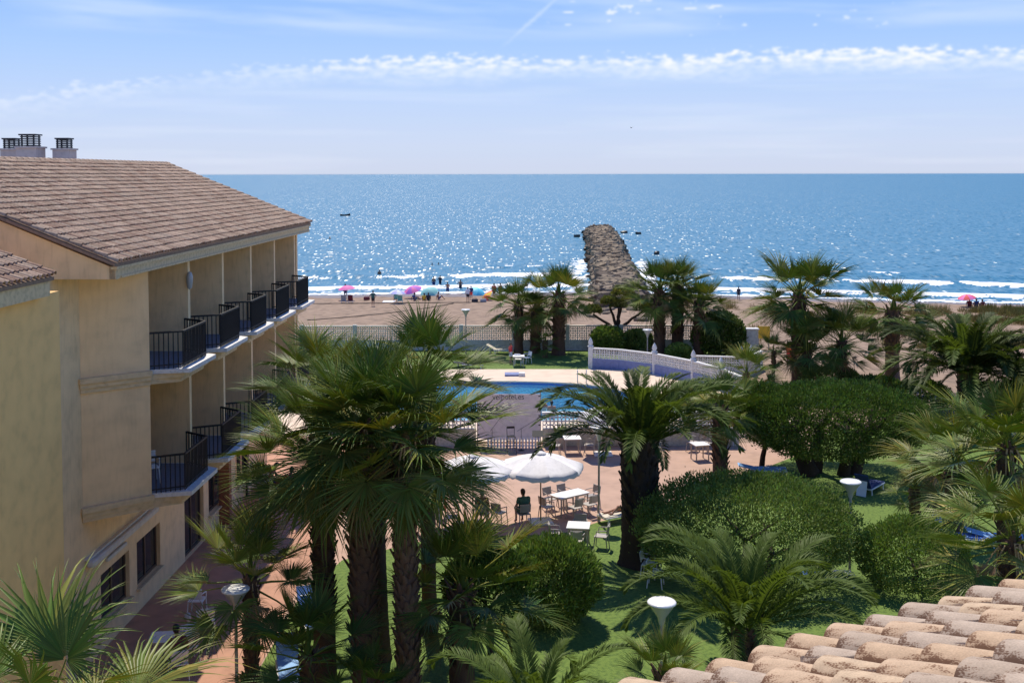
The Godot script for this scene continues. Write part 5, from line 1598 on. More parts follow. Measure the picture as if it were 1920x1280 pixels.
# joints of a pose; the figure faces +z
func pose_joints(pose: String) -> Dictionary:
	var j := {"pel": Vector3(0, 0.96, 0), "che": Vector3(0, 1.28, 0), "nek": Vector3(0, 1.46, 0), "hed": Vector3(0, 1.6, 0.02)}
	for s in [-1, 1]:
		var k := "l" if s < 0 else "r"
		j["sh" + k] = Vector3(s * 0.18, 1.39, 0); j["el" + k] = Vector3(s * 0.25, 1.12, -0.03); j["wr" + k] = Vector3(s * 0.25, 0.88, 0.05)
		j["hi" + k] = Vector3(s * 0.09, 0.93, 0); j["kn" + k] = Vector3(s * 0.1, 0.5, 0.02); j["an" + k] = Vector3(s * 0.11, 0.09, -0.03); j["to" + k] = Vector3(s * 0.13, 0.035, 0.13)
	if pose == "walk":
		j.knl = Vector3(-0.1, 0.53, 0.17); j.anl = Vector3(-0.1, 0.12, 0.24); j.tol = Vector3(-0.1, 0.09, 0.4)
		j.knr = Vector3(0.1, 0.5, -0.08); j.anr = Vector3(0.1, 0.1, -0.32); j.tor = Vector3(0.11, 0.035, -0.18)
		j.ell = Vector3(-0.24, 1.13, -0.13); j.wrl = Vector3(-0.22, 0.93, 0.0); j.elr = Vector3(0.24, 1.12, 0.1); j.wrr = Vector3(0.22, 0.98, 0.26)
	elif pose == "hips":
		j.ell = Vector3(-0.38, 1.17, -0.08); j.wrl = Vector3(-0.19, 1.0, 0.05); j.elr = Vector3(0.38, 1.17, -0.08); j.wrr = Vector3(0.19, 1.0, 0.05)
	elif pose == "reach":
		j.elr = Vector3(0.28, 1.25, 0.22); j.wrr = Vector3(0.2, 1.3, 0.46); j.ell = Vector3(-0.28, 1.15, 0.1); j.wrl = Vector3(-0.2, 1.05, 0.3)
	elif pose == "sit" or pose == "sit_lean":
		var lean := 0.0 if pose == "sit" else 0.18
		j.pel = Vector3(0, 0.56, -0.04); j.che = Vector3(0, 0.87, -0.06 + lean * 0.8); j.nek = Vector3(0, 1.05, -0.03 + lean * 1.25); j.hed = Vector3(0, 1.19, 0.02 + lean * 1.5)
		for s in [-1, 1]:
			var k := "l" if s < 0 else "r"
			j["sh" + k] = Vector3(s * 0.18, 0.98, -0.05 + lean); j["el" + k] = Vector3(s * 0.26, 0.72, 0.02 + lean); j["wr" + k] = Vector3(s * 0.17, 0.66, 0.27 + lean)
			j["hi" + k] = Vector3(s * 0.1, 0.54, 0.0); j["kn" + k] = Vector3(s * 0.12, 0.53, 0.43); j["an" + k] = Vector3(s * 0.12, 0.1, 0.4); j["to" + k] = Vector3(s * 0.13, 0.035, 0.56)
	elif pose == "ground":
		j.pel = Vector3(0, 0.13, 0); j.che = Vector3(0, 0.42, -0.08); j.nek = Vector3(0, 0.6, -0.06); j.hed = Vector3(0, 0.74, -0.01)
		for s in [-1, 1]:
			var k := "l" if s < 0 else "r"
			j["sh" + k] = Vector3(s * 0.18, 0.54, -0.07); j["el" + k] = Vector3(s * 0.26, 0.33, -0.2); j["wr" + k] = Vector3(s * 0.25, 0.08, -0.26)
			j["hi" + k] = Vector3(s * 0.1, 0.12, 0.02); j["kn" + k] = Vector3(s * 0.13, 0.42, 0.36); j["an" + k] = Vector3(s * 0.13, 0.08, 0.6); j["to" + k] = Vector3(s * 0.13, 0.035, 0.75)
	elif pose == "recline":
		j.pel = Vector3(0, 0.44, -0.2); j.che = Vector3(0, 0.62, -0.46); j.nek = Vector3(0, 0.75, -0.6); j.hed = Vector3(0, 0.86, -0.68)
		for s in [-1, 1]:
			var k := "l" if s < 0 else "r"
			j["sh" + k] = Vector3(s * 0.18, 0.7, -0.54); j["el" + k] = Vector3(s * 0.27, 0.52, -0.3); j["wr" + k] = Vector3(s * 0.2, 0.48, -0.06)
			j["hi" + k] = Vector3(s * 0.1, 0.43, -0.14); j["kn" + k] = Vector3(s * 0.12, 0.62 if s > 0 else 0.45, 0.26); j["an" + k] = Vector3(s * 0.13, 0.4, 0.56 if s > 0 else 0.68); j["to" + k] = Vector3(s * 0.13, 0.44, 0.72 if s > 0 else 0.82)
	return j

func person_meshes(pose: String, cell: float, sleeve: float, leg: float) -> Array:
	var key := "person_%s_%f_%f_%f" % [pose, cell, sleeve, leg]
	if mesh_cache.has(key): return mesh_cache[key]
	var j := pose_joints(pose)
	var side := Vector3(0.065, 0, 0)
	var up: Vector3 = (j.hed - j.nek).normalized()
	var fw := Vector3(0, 0, 1)
	var torso := [[j.pel - side, j.che - side, 0.105, 0.105], [j.pel + side, j.che + side, 0.105, 0.105], [j.che, j.nek - up * 0.05, 0.12, 0.065]]
	var bones := torso.duplicate()
	bones.append([j.nek - up * 0.05, j.hed - up * 0.03, 0.055, 0.05])
	bones.append([j.hed - up * 0.04 + fw * 0.015, j.hed + up * 0.05 - fw * 0.005, 0.072, 0.088])
	bones.append([j.hed + fw * 0.085, j.hed + fw * 0.1 - up * 0.03, 0.012, 0.016])
	var shirt := []
	for t in torso: shirt.append([t[0], t[1], t[2] + 0.018, t[3] + 0.018])
	var shorts := []
	for k in ["l", "r"]:
		var s := Vector3(-1 if k == "l" else 1, 0, 0)
		bones.append([j.hed + s * 0.085 - up * 0.01, j.hed + s * 0.088 - up * 0.035, 0.016, 0.012])
		bones.append([j.che + up * 0.09, j["sh" + k], 0.075, 0.06])
		bones.append([j["sh" + k], j["el" + k], 0.055, 0.042])
		bones.append([j["el" + k], j["wr" + k], 0.042, 0.028])
		var h: Vector3 = (j["wr" + k] - j["el" + k]).normalized()
		var w: Vector3 = j["wr" + k] + h * 0.06
		bones.append([j["wr" + k], w, 0.028, 0.033])
		for q in 4:
			var off: Vector3 = s.cross(h).normalized() * (q - 1.5) * 0.018
			bones.append([w + off, w + off + h * (0.075 - absf(q - 1.6) * 0.012) - s * 0.015, 0.0105, 0.008])
		bones.append([w - h * 0.03, w + fw * 0.045 + h * 0.015, 0.013, 0.01])
		bones.append([j.pel + s * 0.05, j["hi" + k], 0.1, 0.09])
		bones.append([j["hi" + k], j["kn" + k], 0.085, 0.058])
		bones.append([j["kn" + k], j["an" + k], 0.058, 0.036])
		bones.append([j["an" + k] - Vector3.UP * 0.02, j["to" + k], 0.04, 0.028])
		shirt.append([j.che + up * 0.09, j["sh" + k], 0.09, 0.075])
		if sleeve > 0.0: shirt.append([j["sh" + k], j["sh" + k].lerp(j["el" + k], sleeve), 0.074, 0.066])
		shorts.append([j.pel - s * 0.0, j["hi" + k], 0.125, 0.108])
		if leg <= 1.0: shorts.append([j["hi" + k], j["hi" + k].lerp(j["kn" + k], leg), 0.106, 0.09])
		else:
			shorts.append([j["hi" + k], j["kn" + k], 0.102, 0.075])
			shorts.append([j["kn" + k], j["kn" + k].lerp(j["an" + k], leg - 1.0), 0.075, 0.06])
	var hair := [[j.hed + up * 0.035 - fw * 0.02, j.hed + up * 0.065 - fw * 0.005, 0.092, 0.088], [j.hed - fw * 0.05, j.hed - fw * 0.045 - up * 0.05, 0.07, 0.05]]
	var out := [skin_over(bones, cell, 0.03), skin_over(shirt, cell, 0.03), skin_over(shorts, cell, 0.03), skin_over(hair, minf(cell, 0.03), 0.02)]
	mesh_cache[key] = out
	return out

# clothes: [top material or "", bottom material]; top "" leaves the chest bare
func person(label: String, at: Vector3, turn: float, pose: String, skin: String, top: String, bottom: String, hair := "hair_dark", cell := 0.04, sleeve := 0.5, leg := 0.6, size := 1.0, group := "") -> void:
	var t := thing("person", label, "person", at, turn, group)
	t.scale = Vector3.ONE * size
	var m := person_meshes(pose, cell, sleeve, leg)
	part(t, "body", m[0], M[skin])
	if top: part(t, "shirt", m[1], M[top])
	if bottom: part(t, "shorts" if leg <= 1.0 else "trousers", m[2], M[bottom])
	part(t, "hair", m[3], M[hair])

func make_furniture() -> void:
	var P := Vector3.ZERO
	# paired tables right of the parasol
	var t1 := Vector3(1.916, 0.740, -42.300); var t2 := Vector3(2.492, 0.740, -42.732)
	var ax := Vector3(t2.x - t1.x, 0, t2.z - t1.z).normalized()
	var yaw := rad_to_deg(atan2(-ax.z, ax.x))
	var mid := Vector3((t1.x + t2.x) * 0.5, 0, (t1.z + t2.z) * 0.5)
	table("left one of two white tables pushed together right of the parasol pole", mid - ax * 0.365, yaw)
	table("right one of two white tables pushed together right of the parasol pole", mid + ax * 0.365, yaw)
	var nx := Vector3(-ax.z, 0, ax.x)
	var names := ["left", "right"]
	for k in 2:
		var s := -0.36 + k * 0.72
		chair("cafe chair on the far side of the paired tables, %s of two" % names[k], mid + ax * s - nx * 0.72, yaw, null)
		chair("cafe chair on the near side of the paired tables, %s of two" % names[k], mid + ax * s + nx * 0.74, yaw + 180.0, null)
	chair("cafe chair at the left end of the paired tables", mid - ax * 1.12, yaw + 90.0)
	chair("cafe chair at the right end of the paired tables by the lamp pole", mid + ax * 1.14, yaw - 90.0)
	# single table on the lawn edge
	var tb := Vector3(2.313, 0.740, -38.653); tb.y = 0.0
	table("single white table at the lawn edge beside the oleander bush", tb, -8.0, 0.8, 0.8)
	chair("cafe chair left of the table at the lawn edge", tb + Vector3(-0.78, 0, 0.06), 95.0)
	chair("cafe chair behind the table at the lawn edge", tb + Vector3(0.1, 0, -0.72), -8.0)
	chair("cafe chair in front of the table at the lawn edge", tb + Vector3(-0.1, 0.008, 0.76), 172.0)
	chair("cafe chair on the grass right of the table at the lawn edge", tb + Vector3(0.78, 0.008, 0.28), -105.0)
	table("white table half hidden behind the oleander bush", Vector3(1.848, 0.740, -36.091), 10.0)
	# tables near the left palms
	var tc := Vector3(-3.019, 0.740, -40.657); tc.y = 0.0
	table("white table seen between the palm trunk and hanging fan leaves", tc, 12.0)
	chair("cafe chair in front of the table beside the central palm trunk", tc + Vector3(-0.15, 0, 0.8), 185.0)
	chair("cafe chair right of the table beside the central palm trunk", tc + Vector3(0.78, 0, 0.1), -85.0)
	chair("cafe chair behind the table beside the central palm trunk", tc + Vector3(-0.1, 0, -0.75), 5.0)
	chair("cafe chair under the green dressed guest", Vector3(0.396, 0.000, -40.986), 200.0)
	chair("cafe chair under the guest in dark red below the left parasol", Vector3(-1.127, 0.000, -40.986), 170.0)
	chair("empty cafe chair between the two guests below the left parasol", Vector3(-0.496, 0.000, -41.113), 150.0)
	# by the pool wall
	var td := Vector3(2.782, 0.740, -51.669); td.y = 0.0
	table("white table before the pool wall between two planters", td, 4.0, 0.8, 0.8)
	chair("cafe chair left of the table before the pool wall", td + Vector3(-0.8, 0, 0.25), 80.0)
	chair("cafe chair right of the table before the pool wall", td + Vector3(0.8, 0, 0.2), -100.0)
	chair("cafe chair on the terrace just right of the big date palm", Vector3(6.580, 0.000, -51.027), 20.0)
	chair("cafe chair before the pool wall, behind the big date palm's fronds", Vector3(5.388, 0.000, -52.841), -30.0)
	chair("cafe chair on the terrace left of the skirted fan palm", Vector3(8.459, 0.000, -52.019), 60.0)
	chair("cafe chair close to the skirted fan palm's trunk", Vector3(9.099, 0.000, -51.818), -50.0)
	table("white table on the terrace left of the skirted fan palm", Vector3(8.537, 0.740, -50.431), 15.0)
	# along the hotel
	var te := Vector3(-8.744, 0.740, -44.946); te.y = 0.0
	table("white table on the terrace between hotel and central palms", te, 20.0, 0.8, 0.8)
	chair("cafe chair right of the table between hotel and palms", te + Vector3(0.85, 0, 0.25), -80.0)
	chair("cafe chair under the guest in maroon between hotel and palms", te + Vector3(-0.1, 0, 0.95), 178.0)
	chair("cafe chair under the bare shouldered guest near the hotel", te + Vector3(-1.15, 0, -0.1), 85.0)
	chair("cafe chair under the guest in grey nearest the hotel", te + Vector3(-0.95, 0, 1.3), 160.0)
	chair("cafe chair under the white shirted guest on the shaded walkway", Vector3(-8.657, 0.000, -29.342), 215.0, M.plastic_white)
	chair("front cafe chair under the maroon guest on the shaded walkway", Vector3(-8.625, 0.000, -28.329), 205.0, M.plastic_white)
	table("white table on the shaded walkway beside the hotel windows", Vector3(-9.282, 0.740, -29.236), 8.0)
	chair("empty cafe chair on the shaded walkway, nearest the lamp", Vector3(-8.681, 0.000, -31.147), 200.0, M.plastic_white)
	chair("empty cafe chair on the shaded walkway close to the windows", Vector3(-9.349, 0.000, -32.611), 180.0, M.plastic_white)
	chair("white chair on the lawn behind the low date palm, left one", Vector3(4.407, 0.000, -35.597), 70.0, M.plastic_white)
	chair("white chair on the lawn behind the low date palm, near one", Vector3(4.506, 0.000, -34.755), 75.0, M.plastic_white)
	chair("white chair on the first floor balcony of the hotel", Vector3(-10.25, 4.313, -31.3), 30.0, M.plastic_white, "chairs on the balconies")
	parasol("white parasol with drooping hem in the middle of the terrace", Vector3(1.055, 0.000, -41.240), 2.16, 2.62, 1.62, 10.0)
	parasol("white parasol half behind the central palm leaves", Vector3(-1.461, 0.000, -40.923), 2.16, 2.6, 1.58, 30.0)
	parasol("white parasol behind the fronds of the big date palm", Vector3(4.198, 0.000, -51.321), 1.85, 2.3, 1.15, 0.0)
	lamp_post("lamp post beside the terracotta walkway at the left", Vector3(-6.574, 3.200, -26.132))
	lamp_post("lamp post in front of the low date palm, nearest one", Vector3(3.425, 3.200, -25.270))
	lamp_post("lamp post at the right end of the broad clipped shrub", Vector3(10.796, 3.200, -35.297))
	lamp_post("distant lamp post on the far lawn left of the wall palms", Vector3(-3.360, 3.200, -80.746))
	lamp_post("slender lamp post standing at the terrace edge beside the tables", Vector3(3.233, 0.000, -41.369), 3.6)
	lamp_post("distant lamp post left of the right group of wall palms", Vector3(9.230, 2.400, -75.909), 2.4)
	var post := thing("terrace_post", "dark square post on the terrace beside the hotel's far windows", "post", Vector3(-10.808, 0.000, -44.854))
	var pb := MB.new(); pb.box(Vector3(0, 0.85, 0), Vector3(0.13, 1.7, 0.13), Basis.IDENTITY, 0.012); part(post, "shaft", pb.mesh(), M.iron)
	pb = MB.new(); pb.box(Vector3(0, 1.72, 0), Vector3(0.17, 0.05, 0.17), Basis.IDENTITY, 0.01); part(post, "cap", pb.mesh(), M.iron)
	# loungers
	lounger("cream sun lounger on the far lawn beside the wall", Vector3(-0.850, 0.000, -80.587), 75.0, M.cream_cloth, 0.5)
	lounger("dark stacked lounger at the left end of the far lawn", Vector3(-2.860, 0.000, -74.565), 80.0, M.dark_cloth, 0.1)
	lounger("sun lounger carrying a sunbather beside the big date palm", Vector3(4.124, 0.000, -41.498), -60.0, M.cream_cloth, 0.7)
	lounger("pale blue lounger behind the broad clipped shrub", Vector3(10.852, 0.000, -47.744), 85.0, M.light_blue_cloth, 0.2)
	lounger("navy lounger with raised back under the flat topped tree", Vector3(14.512, 0.000, -45.081), 140.0, M.navy_cloth, 1.0)
	lounger("blue lounger at the right, left one of a pair", Vector3(15.930, 0.000, -38.716), 80.0, M.blue_cloth, 0.25)
	lounger("blue lounger at the right, right one of a pair", Vector3(17.052, 0.000, -38.716), 80.0, M.light_blue_cloth, 0.25)
	lounger("blue lounger with a white towel below the broad clipped shrub", Vector3(9.887, 0.000, -34.939), 85.0, M.blue_cloth, 0.2)
	lounger("blue lounger behind the central palm trunks", Vector3(-5.828, 0.000, -31.824), 20.0, M.blue_cloth, 0.8)
	lounger("pale blue lounger left of the central palm trunks", Vector3(-5.802, 0.000, -28.452), 15.0, M.light_blue_cloth, 0.7)
	var o := thing("towel", "white towel lying on the blue lounger below the clipped shrub", "towel", Vector3(9.887, 0.000, -34.939))
	o.rotation_degrees.y = 85.0
	var b := MB.new(); b.box(Vector3(0.02, 0.345, 0.55), Vector3(0.66, 0.018, 0.7), Basis.IDENTITY, 0.006); part(o, "cloth", b.mesh(), M.white_cloth)
	table("small table on the far lawn beside the red shirted child", Vector3(0.432, 0.700, -75.124), 0.0, 0.8, 0.8)
	chair("white chair on the far lawn right of the small table", Vector3(1.024, 0.000, -76.254), -60.0, M.plastic_white)
	chair("white chair on the far lawn in front of the small table", Vector3(0.399, 0.000, -75.612), 170.0, M.plastic_white)
	# banner, stage gear
	o = thing("banner", "large pale banner with dark lettering before the pool", "banner", Vector3(-0.16, 0, -52.85))
	b = MB.new(); b.box(Vector3(0, 1.48, 0), Vector3(2.98, 2.14, 0.02)); part(o, "sheet", b.mesh(), M.banner)
	for s in [-1.5, 1.5]:
		b = MB.new(); b.tube([Vector3(s, 0, -0.03), Vector3(s, 2.62, -0.03)], [0.025, 0.025], 8); part(o, "pole", b.mesh(), M.pole_grey)
		for k in 5:
			b = MB.new(); b.box(Vector3(s * 0.97, 0.6 + k * 0.46, 0.013), Vector3(0.1, 0.05, 0.01)); part(o, "strap", b.mesh(), M.black)
	var tm := TextMesh.new()
	tm.text = "velhotel.es"; tm.font_size = 32; tm.pixel_size = 0.0098; tm.depth = 0.006
	var sf := SystemFont.new(); sf.font_names = PackedStringArray(["Droid Sans"]); tm.font = sf
	var tx := part(o, "lettering", tm, M.print, Vector3(-0.03, 2.4, 0.014))
	o = thing("picket_panel", "low panel of white slats under the banner", "fence", Vector3(0.05, 0, -52.6))
	for k in 17:
		b = MB.new(); b.box(Vector3(-1.2 + k * 0.15, 0.26, 0), Vector3(0.085, 0.5, 0.03), Basis.IDENTITY, 0.006); part(o, "slat", b.mesh(), M.plastic_white)
	b = MB.new(); b.box(Vector3(0, 0.12, -0.03), Vector3(2.5, 0.05, 0.03)); b.box(Vector3(0, 0.42, -0.03), Vector3(2.5, 0.05, 0.03)); part(o, "rail", b.mesh(), M.plastic_white)
	o = thing("bar_stool", "tall black folding stool before the banner", "stool", Vector3(-0.050, 0.000, -51.818), 10.0)
	b = MB.new(); b.box(Vector3(0, 0.76, 0), Vector3(0.36, 0.03, 0.34), Basis.IDENTITY, 0.01); part(o, "seat", b.mesh(), M.black)
	b = MB.new(); b.box(Vector3(0, 1.14, -0.19), Vector3(0.38, 0.1, 0.025), Basis.IDENTITY, 0.008); part(o, "backrest", b.mesh(), M.black)
	for s in [[-1, 1], [1, 1], [-1, -1], [1, -1]]:
		b = MB.new(); b.tube([Vector3(s[0] * 0.22, 0, s[1] * 0.22), Vector3(s[0] * 0.17, 0.76, s[1] * 0.16), Vector3(s[0] * 0.18, 1.15 if s[1] < 0 else 0.77, s[1] * 0.18)], [0.014, 0.014, 0.014], 6); part(o, "leg", b.mesh(), M.black)
	b = MB.new()
	for y in [0.25, 0.5]:
		b.bar(Vector3(-0.2, y, 0.2), Vector3(0.2, y, 0.2), 0.02, 0.02); b.bar(Vector3(-0.2, y, -0.2), Vector3(0.2, y, -0.2), 0.02, 0.02)
	part(o, "footrest", b.mesh(), M.black)
	o = thing("music_stand", "black music stand in front of the banner's right edge", "music stand", Vector3(1.165, 0.000, -50.449))
	b = MB.new(); b.tube([Vector3(0, 0, 0), Vector3(0, 1.15, 0)], [0.015, 0.012], 8); part(o, "shaft", b.mesh(), M.black)
	for k in 3:
		b = MB.new(); b.bar(Vector3(0, 0.3, 0), Vector3(cos(k * 2.1) * 0.3, 0.01, sin(k * 2.1) * 0.3), 0.018, 0.018); part(o, "leg", b.mesh(), M.black)
	b = MB.new(); b.box(Vector3(0, 1.2, 0), Vector3(0.52, 0.36, 0.02), Basis(Vector3.RIGHT, -0.9)); part(o, "desk", b.mesh(), M.black)
	for q in [[-0.95, -52.2, 0.35, "thin black microphone stand left of the stool"], [0.42, -52.2, 0.75, "black boom microphone stand right of the stool"]]:
		o = thing("microphone_stand", q[3], "microphone stand", Vector3(q[0], 0, q[1]))
		b = MB.new(); b.tube([Vector3(0, 0.02, 0), Vector3(0, 1.05, 0)], [0.014, 0.012], 6); part(o, "shaft", b.mesh(), M.black)
		b = MB.new(); b.lathe([Vector2(0.0, 0.0), Vector2(0.15, 0.0), Vector2(0.15, 0.02), Vector2(0.0, 0.035)], 12); part(o, "base", b.mesh(), M.black)
		b = MB.new(); b.tube([Vector3(-q[2] * 0.25, 0.92, 0), Vector3(q[2], 1.5, 0.02)], [0.01, 0.009], 6); part(o, "boom", b.mesh(), M.black)
		b = MB.new(); b.tube([Vector3(q[2], 1.5, 0.02), Vector3(q[2] + 0.1, 1.58, 0.02), Vector3(q[2] + 0.14, 1.61, 0.02)], [0.018, 0.028, 0.02], 8); part(o, "microphone", b.mesh(), M.black)
	# planters
	var blade := MB.new()
	var r := RandomNumberGenerator.new(); r.seed = 4
	for i in 26:
		var an := r.randf() * TAU; var lean := r.randf_range(0.1, 0.5); var L := r.randf_range(0.45, 0.85)
		var d := Vector3(cos(an) * lean, 1, sin(an) * lean).normalized(); var s := Vector3(-sin(an), 0, cos(an)) * 0.035
		var p := Vector3(cos(an), 0, sin(an)) * r.randf() * 0.14
		blade.quad(p - s, p + s, p + d * L * 0.6 + s * 1.1, p + d * L * 0.6 - s * 1.1)
		blade.tri(p + d * L * 0.6 - s * 1.1, p + d * L * 0.6 + s * 1.1, p + d * L * 1.0 + Vector3(cos(an), 0, sin(an)) * 0.08)
	var bm := blade.mesh()
	for q in [[Vector3(2.237, 0.000, -52.841), "round planter with spiky plant left of the table before the pool wall"], [Vector3(4.389, 0.000, -53.051), "round planter with spiky plant right of the table before the pool wall"], [Vector3(3.491, 0.000, -53.368), "round planter with spiky plant behind the table before the pool wall"]]:
		o = thing("planter", q[1], "planter", q[0], 0.0, "planters before the pool wall")
		b = MB.new(); b.lathe([Vector2(0.0, 0.01), Vector2(0.2, 0.0), Vector2(0.24, 0.25), Vector2(0.33, 0.48), Vector2(0.35, 0.5), Vector2(0.33, 0.52), Vector2(0.29, 0.5), Vector2(0.27, 0.44), Vector2(0.0, 0.44)], 18)
		part(o, "pot", b.mesh(), M.pot)
		part(o, "leaves", bm, M.date_a, Vector3(0, 0.42, 0)).set_meta("kind", "stuff")
	# pool things
	o = thing("pool_ladder", "steel pool ladder at the far edge of the pool", "ladder", Vector3(4.3, 0.1, -68.3))
	for s in [-0.27, 0.27]:
		b = MB.new(); b.tube([Vector3(s, 0.0, -0.5), Vector3(s, 0.75, -0.42), Vector3(s, 0.86, -0.28), Vector3(s, 0.75, -0.1), Vector3(s, -1.0, 0.0)], [0.024, 0.024, 0.024, 0.024, 0.024], 8); part(o, "rail", b.mesh(), M.steel)
	for k in 3:
		b = MB.new(); b.box(Vector3(0, -0.25 - k * 0.28, 0.0), Vector3(0.5, 0.03, 0.08)); part(o, "step", b.mesh(), M.steel)
	o = thing("foot_bath", "small blue tiled foot bath with white step by the pool", "foot bath", Vector3(0.068, 0.000, -71.401))
	b = MB.new()
	b.box(Vector3(0, 0.16, 0), Vector3(1.1, 0.1, 0.9)); part(o, "basin", b.mesh(), M.blue_wall)
	b = MB.new(); b.box(Vector3(0.55, 0.22, 0.3), Vector3(0.4, 0.2, 0.5), Basis.IDENTITY, 0.01); part(o, "step", b.mesh(), M.white_wall)
	# notices on a trunk
	for q in [[Vector3(15.316, 1.117, -39.860), "upper paper notice on a palm trunk at the right"], [Vector3(15.325, 0.630, -39.860), "lower paper notice on a palm trunk at the right"]]:
		o = thing("paper_notice", q[1], "notice", q[0])
		b = MB.new(); b.box(Vector3.ZERO, Vector3(0.34, 0.4, 0.012)); part(o, "sheet", b.mesh(), M.paper)

func make_people() -> void:
	var A := 0.026
	person("seated guest in dark green dress with back turned near the parasol", Vector3(0.396, 0.000, -40.986), 200.0, "sit", "skin", "green_cloth", "green_cloth", "hair_dark", A, 0.4, 0.9, 1.02)
	person("seated guest in dark red top below the left parasol", Vector3(-1.127, 0.000, -40.986), 170.0, "sit", "skin_tan", "maroon_cloth", "dark_cloth", "hair_dark", A, 0.5, 0.9)
	person("guest in red shorts walking past the central palm trunk", Vector3(-2.757, 0.000, -42.022), 150.0, "walk", "skin_tan", "", "red_cloth", "hair_dark", A)
	person("sunbather lying back on the lounger beside the big date palm", Vector3(4.124, 0.000, -41.498) + Vector3(0, -0.03, 0), -60.0, "recline", "skin", "", "dark_cloth", "hair_dark", A, 0.5, 0.3)
	var te := Vector3(-8.744, 0.740, -44.946); te.y = 0.0
	person("seated guest in maroon top at the table near the hotel", te + Vector3(-0.1, 0, 0.95), 178.0, "sit_lean", "skin", "maroon_cloth", "dark_cloth", "hair_dark", A, 0.6, 0.9)
	person("bare shouldered seated guest at the table near the hotel", te + Vector3(-1.15, 0, -0.1), 85.0, "sit_lean", "skin_tan", "", "navy_cloth", "hair_dark", A)
	person("seated guest in grey shirt nearest the hotel wall", te + Vector3(-0.95, 0, 1.3), 160.0, "sit", "skin", "grey_cloth", "navy_cloth", "hair_grey", A, 0.6, 1.6)
	person("seated guest in white shirt on the shaded walkway", Vector3(-8.657, 0.000, -29.342), 215.0, "sit", "skin", "white_cloth", "dark_cloth", "hair_grey", A, 0.6, 1.8)
	person("seated guest in maroon shirt on the shaded walkway", Vector3(-8.625, 0.000, -28.329), 205.0, "sit_lean", "skin", "maroon_cloth", "dark_cloth", "hair_dark", A, 0.6, 1.8)
	person("walker in orange shirt at the beach access", Vector3(18.693, 0.000, -74.981), 160.0, "walk", "skin_tan", "orange_cloth", "red_cloth", "hair_dark", 0.035, 0.6, 0.7)
	person("child in red shirt standing on the far lawn", Vector3(-0.110, 0.000, -76.471), 60.0, "stand", "skin", "red_cloth", "white_cloth", "hair_dark", 0.035, 0.6, 0.7, 0.82)
	for q in [[Vector3(1.744, -0.100, -62.633), "left swimmer standing in the pool"], [Vector3(2.205, -0.100, -62.058), "right swimmer standing in the pool"]]:
		person(q[1], Vector3(q[0].x, -1.4, q[0].z), 180.0, "stand", "skin", "", "navy_cloth", "hair_dark", 0.04, 0.5, 0.5, 1.0, "swimmers in the pool")
	# beach
	var C := 0.045
	var L := [
		[Vector3(-15.245, -1.500, -122.130), 170.0, "hips", "skin", "green_cloth", "dark_cloth", "man standing alone on the sand with hands on hips", 1.02],
		[Vector3(-19.767, -1.700, -132.095), 180.0, "stand", "skin_tan", "", "navy_cloth", "bather standing behind the pink parasol", 1.0],
		[Vector3(-13.166, -1.600, -126.293), 200.0, "sit", "skin", "teal_cloth", "navy_cloth", "bather sitting under the lilac parasol", 1.0],
		[Vector3(-11.324, -1.650, -129.413), 130.0, "ground", "skin_tan", "navy_cloth", "navy_cloth", "bather in navy sitting on the sand below the purple parasol", 1.05],
		[Vector3(-10.210, -1.650, -129.413), 190.0, "ground", "skin_tan", "yellow_cloth", "dark_cloth", "bather in yellow sitting on the sand", 1.0],
		[Vector3(-9.715, -1.650, -129.413), 170.0, "ground", "skin_tan", "dark_cloth", "dark_cloth", "bather in black sitting beside the one in yellow", 1.05],
		[Vector3(-8.612, -1.650, -130.520), 95.0, "ground", "skin_tan", "", "navy_cloth", "sunbather leaning back on the sand, right of the group", 1.05],
		[Vector3(-5.033, -1.600, -126.820), 175.0, "stand", "skin", "white_cloth", "dark_cloth", "bather in white shirt standing on the sand", 1.02],
		[Vector3(-4.785, -1.650, -129.964), 190.0, "stand", "skin_tan", "navy_cloth", "red_cloth", "bather beside the one in white shirt", 0.95],
		[Vector3(-2.131, -1.650, -131.081), 160.0, "stand", "skin_tan", "red_cloth", "maroon_cloth", "bather in red standing beside the tilted yellow parasol", 1.05],
		[Vector3(-1.395, -1.700, -132.668), 200.0, "stand", "skin_tan", "", "red_cloth", "bather in red trunks half behind a wall palm", 1.0],
		[Vector3(-10.452, -2.200, -148.777), 180.0, "stand", "skin_tan", "", "navy_cloth", "leftmost bather wading at the water's edge", 1.0],
		[Vector3(-9.689, -2.200, -150.187), 150.0, "hips", "skin_tan", "dark_cloth", "dark_cloth", "second bather from the left wading at the water's edge", 1.0],
		[Vector3(-8.139, -1.850, -140.726), 190.0, "reach", "skin_tan", "", "navy_cloth", "third bather from the left, in ankle deep water", 1.02],
		[Vector3(-6.690, -1.950, -144.297), 170.0, "hips", "skin_tan", "", "dark_cloth", "rightmost bather wading at the water's edge", 1.0],
		[Vector3(26.388, -1.700, -129.855), 190.0, "stand", "skin_tan", "dark_cloth", "dark_cloth", "lone dark figure at the waterline right of the breakwater", 0.9],
		[Vector3(50.301, -1.700, -122.575), 150.0, "ground", "skin_tan", "maroon_cloth", "dark_cloth", "bather sitting under the red parasol at the right", 1.1],
		[Vector3(51.063, -1.700, -122.575), 180.0, "ground", "skin_tan", "navy_cloth", "navy_cloth", "middle one of the bathers beside the red parasol", 1.05],
		[Vector3(51.503, -1.700, -122.086), 200.0, "ground", "skin_tan", "maroon_cloth", "dark_cloth", "rightmost of the bathers beside the red parasol", 1.05]]
	for q in L:
		var p: Vector3 = q[0]
		p.y = maxf(beach_height(p.x, p.z), -2.35)
		person(q[6], p, q[1], q[2], q[3], q[4], q[5], "hair_dark", C, 0.5, 0.6, q[7], "bathers on the beach")
